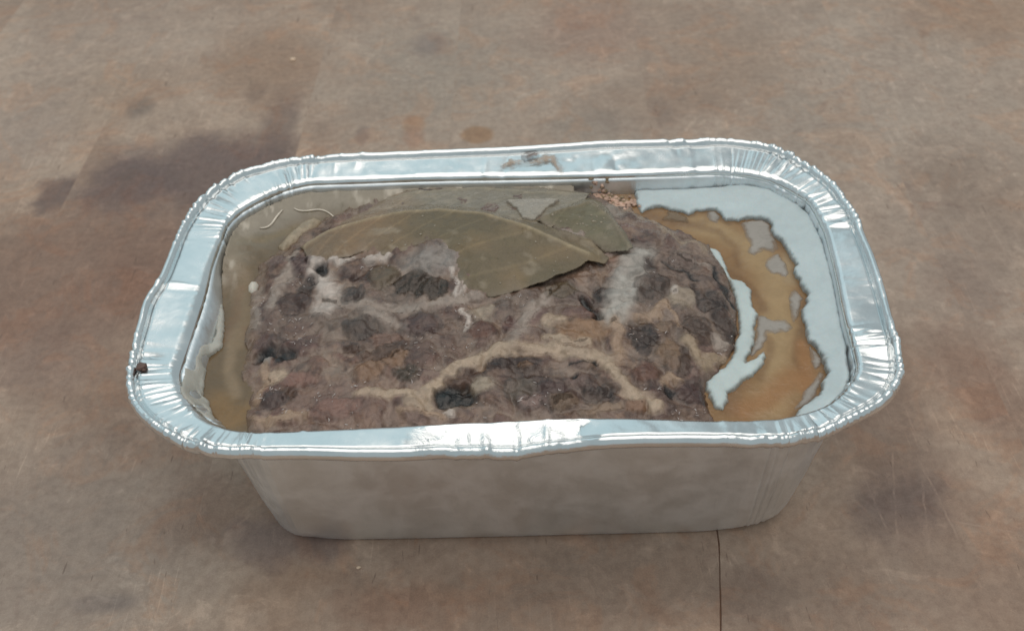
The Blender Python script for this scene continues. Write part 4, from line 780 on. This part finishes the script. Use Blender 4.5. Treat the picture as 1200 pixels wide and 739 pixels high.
# ------------------------------------------------------------------ congealed fat
def slab(name, label, poly, th_, colr, cat, group=None, res_=.05, ragged=.05, top_noise=.025, base=LEVEL, edge=.06, clip=True, holes=(), mat=None, zadd=None, cvar=.05, rg=3.0, soft=0.0, amin=.3, amax=1.0):
    poly = np.array(poly); sd = random.Random(label).randint(0, 500)
    def sf(P):
        Q = warp(warp(P, ragged, rg, sd), ragged * .55, rg * 3.3, sd + 40) if ragged else P
        s = sdf(Q, poly)
        for h in holes: s = np.maximum(s, -sdf(Q, np.array(h)))
        return np.maximum(s, sdf(P, IPOLY) + .01) if clip else s
    def zf(P, s):
        z = base + th_ * (1 - .8 * np.exp(-s / edge)) + top_noise * fbm(P[:, 0] * 1.3, P[:, 1] * 1.3, sd + 3, 4)
        return z + (zadd(P) if zadd else 0)
    def cf(P, s):
        c = np.tile(albw(colr), (len(P), 1)) * (1 + cvar * fbm(P[:, 0] * 1.4, P[:, 1] * 1.4, sd + 9, 4))[:, None]
        if soft: c = np.column_stack([c, amin + (amax - amin) * sstep(0, soft, s + soft * .5 * fbm(P[:, 0] * 4, P[:, 1] * 4, sd + 12, 3))])
        return c
    bx = bbox_of(poly); bx = (max(bx[0], bb[0]), min(bx[1], bb[1]), max(bx[2], bb[2]), min(bx[3], bb[3])) if clip else bx
    V, F, C = patch(sf, zf, bx, res_, th_ + .12, cf, True)
    o = mesh_obj(name, V, F, mat or WHITE_FAT, None, C)
    if label: tag(o, label, cat, group)
    return o
fat_up = lambda P: (.10 * (.4 + .6 * vnoise(P[:, 0] * 3, P[:, 1] * 3, 77)) + .20 * sstep(6.5, 8.5, P[:, 0])) * np.exp(-np.maximum(-sdf(P, IPOLY), 0) / (.16 + .35 * sstep(6.5, 8.5, P[:, 0])))
slab('congealed_fat', 'broad sheet of white congealed fat with a ragged edge along the right wall', FAT, .15, (178, 191, 195), 'fat', ragged=.09, rg=2.6, zadd=fat_up, soft=.09, amin=.35, cvar=.08)
slab('fat_ribbon', 'white ribbon of congealed fat hugging the right end of the terrine', STRIP, .16, (180, 192, 193), 'fat', ragged=.06, soft=.10, amin=.3, cvar=.09)
for n_, p_ in FLAKES:
    brown = 'brownish' in n_
    slab('fat_flake', n_, p_, .05, (124, 110, 94) if brown else (156, 152, 147), 'fat flake', 'fat flakes floating on the amber jelly', .045, .06, .012, edge=.05, mat=FLAKE, soft=.16, amin=.25, amax=.86, cvar=.1)
slab('fat_crust', 'ragged pale crust of fat stuck to the left wall near the front corner', CRUST, .10, (164, 164, 158), 'fat', None, .04, .05, .03, holes=HOLES, clip=False, zadd=lambda P: np.maximum(sdf(P, IPOLY) + .08, 0) * 1.15 + .10 * np.exp(-np.maximum(-sdf(P, IPOLY), 0) / .45))
slab('fat_slice', 'thick tan slice of fat at the back left end of the terrine', TANFAT, .24, (146, 134, 116), 'fat', None, .045, .03, .03, edge=.12, mat=MEAT)
slab('fat_slice', 'small narrow tan strip of fat behind the left end of the large leaf', TANFAT2, .22, (140, 130, 108), 'fat', None, .04, .02, .02, edge=.1, mat=MEAT)
slab('fat_flake', 'small round white fleck of fat at the left end of the terrine', OVAL, .2, (190, 186, 178), 'fat flake', None, .03, .0, .01, edge=.1)
for n_, p_ in THREADS:
    pts = [(x, y, z_jl(np.array([[x, y]]), np.array([1.]))[0] + .03) for x, y in p_]
    V, F = tube(pts, [.02] + [random.uniform(.022, .042) for _ in pts[2:]] + [.02], 8)
    o = mesh_obj('fat_shred', V, F, THREAD); m = o.modifiers.new('smooth', 'SUBSURF'); m.levels = m.render_levels = 2
    tag(o, n_, 'fat shred')

slab('fat_film', 'pale grey film of fat lying on the back leaf between the two front leaves', FILM, .02, (140, 134, 124), 'fat film', None, .04, .07, .01, base=.20, edge=.1, clip=False, mat=MEAT, zadd=lambda P: lookup(zbg, P) + BLZ(P))
# ------------------------------------------------------------------ spills and crumbs on the foil
OUTP = O[::12]
RES_DARK_S = (np.array(RES_DARK) - np.mean(RES_DARK, 0)) * .72 + np.mean(RES_DARK, 0)
def fl_z(P):
    d = np.maximum(sdf(P, IRIM), 0); return RIM_Z + .15 * np.clip(d / 1.0, 0, 1)
def smear(name, label, poly, mat, th_, cat, seed):
    poly = np.array(poly)
    V, F, _ = patch(lambda P: sdf(warp(warp(P, .10, 3, seed), .09, 8, seed + 3), poly), lambda P, s: fl_z(P) + .008 + th_ * (1 - np.exp(-s / .1)) + .02 * fbm(P[:, 0] * 5, P[:, 1] * 5, seed, 3), bbox_of(poly), .04, .12,
        lambda P, s: np.column_stack([np.tile(alb(mat), (len(P), 1)) * (1 + .2 * fbm(P[:, 0] * 3, P[:, 1] * 3, seed + 9, 3))[:, None], .1 + .75 * sstep(0, .2, s + .1 * fbm(P[:, 0] * 5, P[:, 1] * 5, seed + 7, 3))]), True)
    tag(mesh_obj(name, V, F, FLAKE, None, _), label, cat)
smear('food_smear', 'thin tan smear of cooking juice across the back rim of the foil tray', RES_TAN, (140, 124, 108), .015, 'food residue', 7)
smear('food_smear', 'dark brown spot of burnt juice on the middle of the back rim', RES_DARK_S, (88, 72, 66), .05, 'food residue', 9)
rs = random.Random(3); pa, pb = [], []
for i, (x, y) in enumerate(CRUMBS[:15]):
    for _ in range(14 if i < 13 else 3):
        q = (x + rs.gauss(0, .15), y + rs.gauss(0, .09)); inn = sdf(np.array([q]), IRIM)[0]
        if inn > -.04: continue
        z = (RIM_Z + .02) if inn > 0 else RIM_Z - .02 - min(.7, -inn * 3.6)
        (pb if (i < 6 and rs.random() < .55) else pa).append(blob((q[0], q[1], z), rs.uniform(.03, .085), .6, rs.randint(0, 999)))
cr = empty('crumb_cluster', (CRUMBS[6][0], CRUMBS[6][1], RIM_Z)); tag(cr, 'cluster of tan and pink baked crumbs stuck on the inner back rim', 'crumbs')
for nm, pp, mt in (('crumbs', pa, CRUMB), ('brown_crumbs', pb, CRUMB2)):
    V, F = merge(pp); o = mesh_obj(nm, V, F, mt, cr); o.location = -cr.location; o['kind'] = 'stuff'
V, F = merge([blob((SPOT[0], SPOT[1], float(fl_z(np.array([SPOT]))[0]) + .02), .14, .5, 5), blob((SPOT[0] + .08, SPOT[1] - .1, RIM_Z + .13), .08, .5, 6)])
tag(mesh_obj('burnt_spot', V, F, DARK_RES), 'small dark burnt spot on the left rim of the foil tray', 'food residue')
V, F = blob((BIT1[0], BIT1[1], .06), .15, .5, 21); tag(mesh_obj('crumb', V, F, PALE), 'pale round crumb on the table behind the left corner of the tray', 'crumb')
V, F = blob((BIT2[0], BIT2[1], .03), .055, .6, 22); tag(mesh_obj('crumb', V, F, PALE), 'tiny pale crumb on the table in front of the tray', 'crumb')
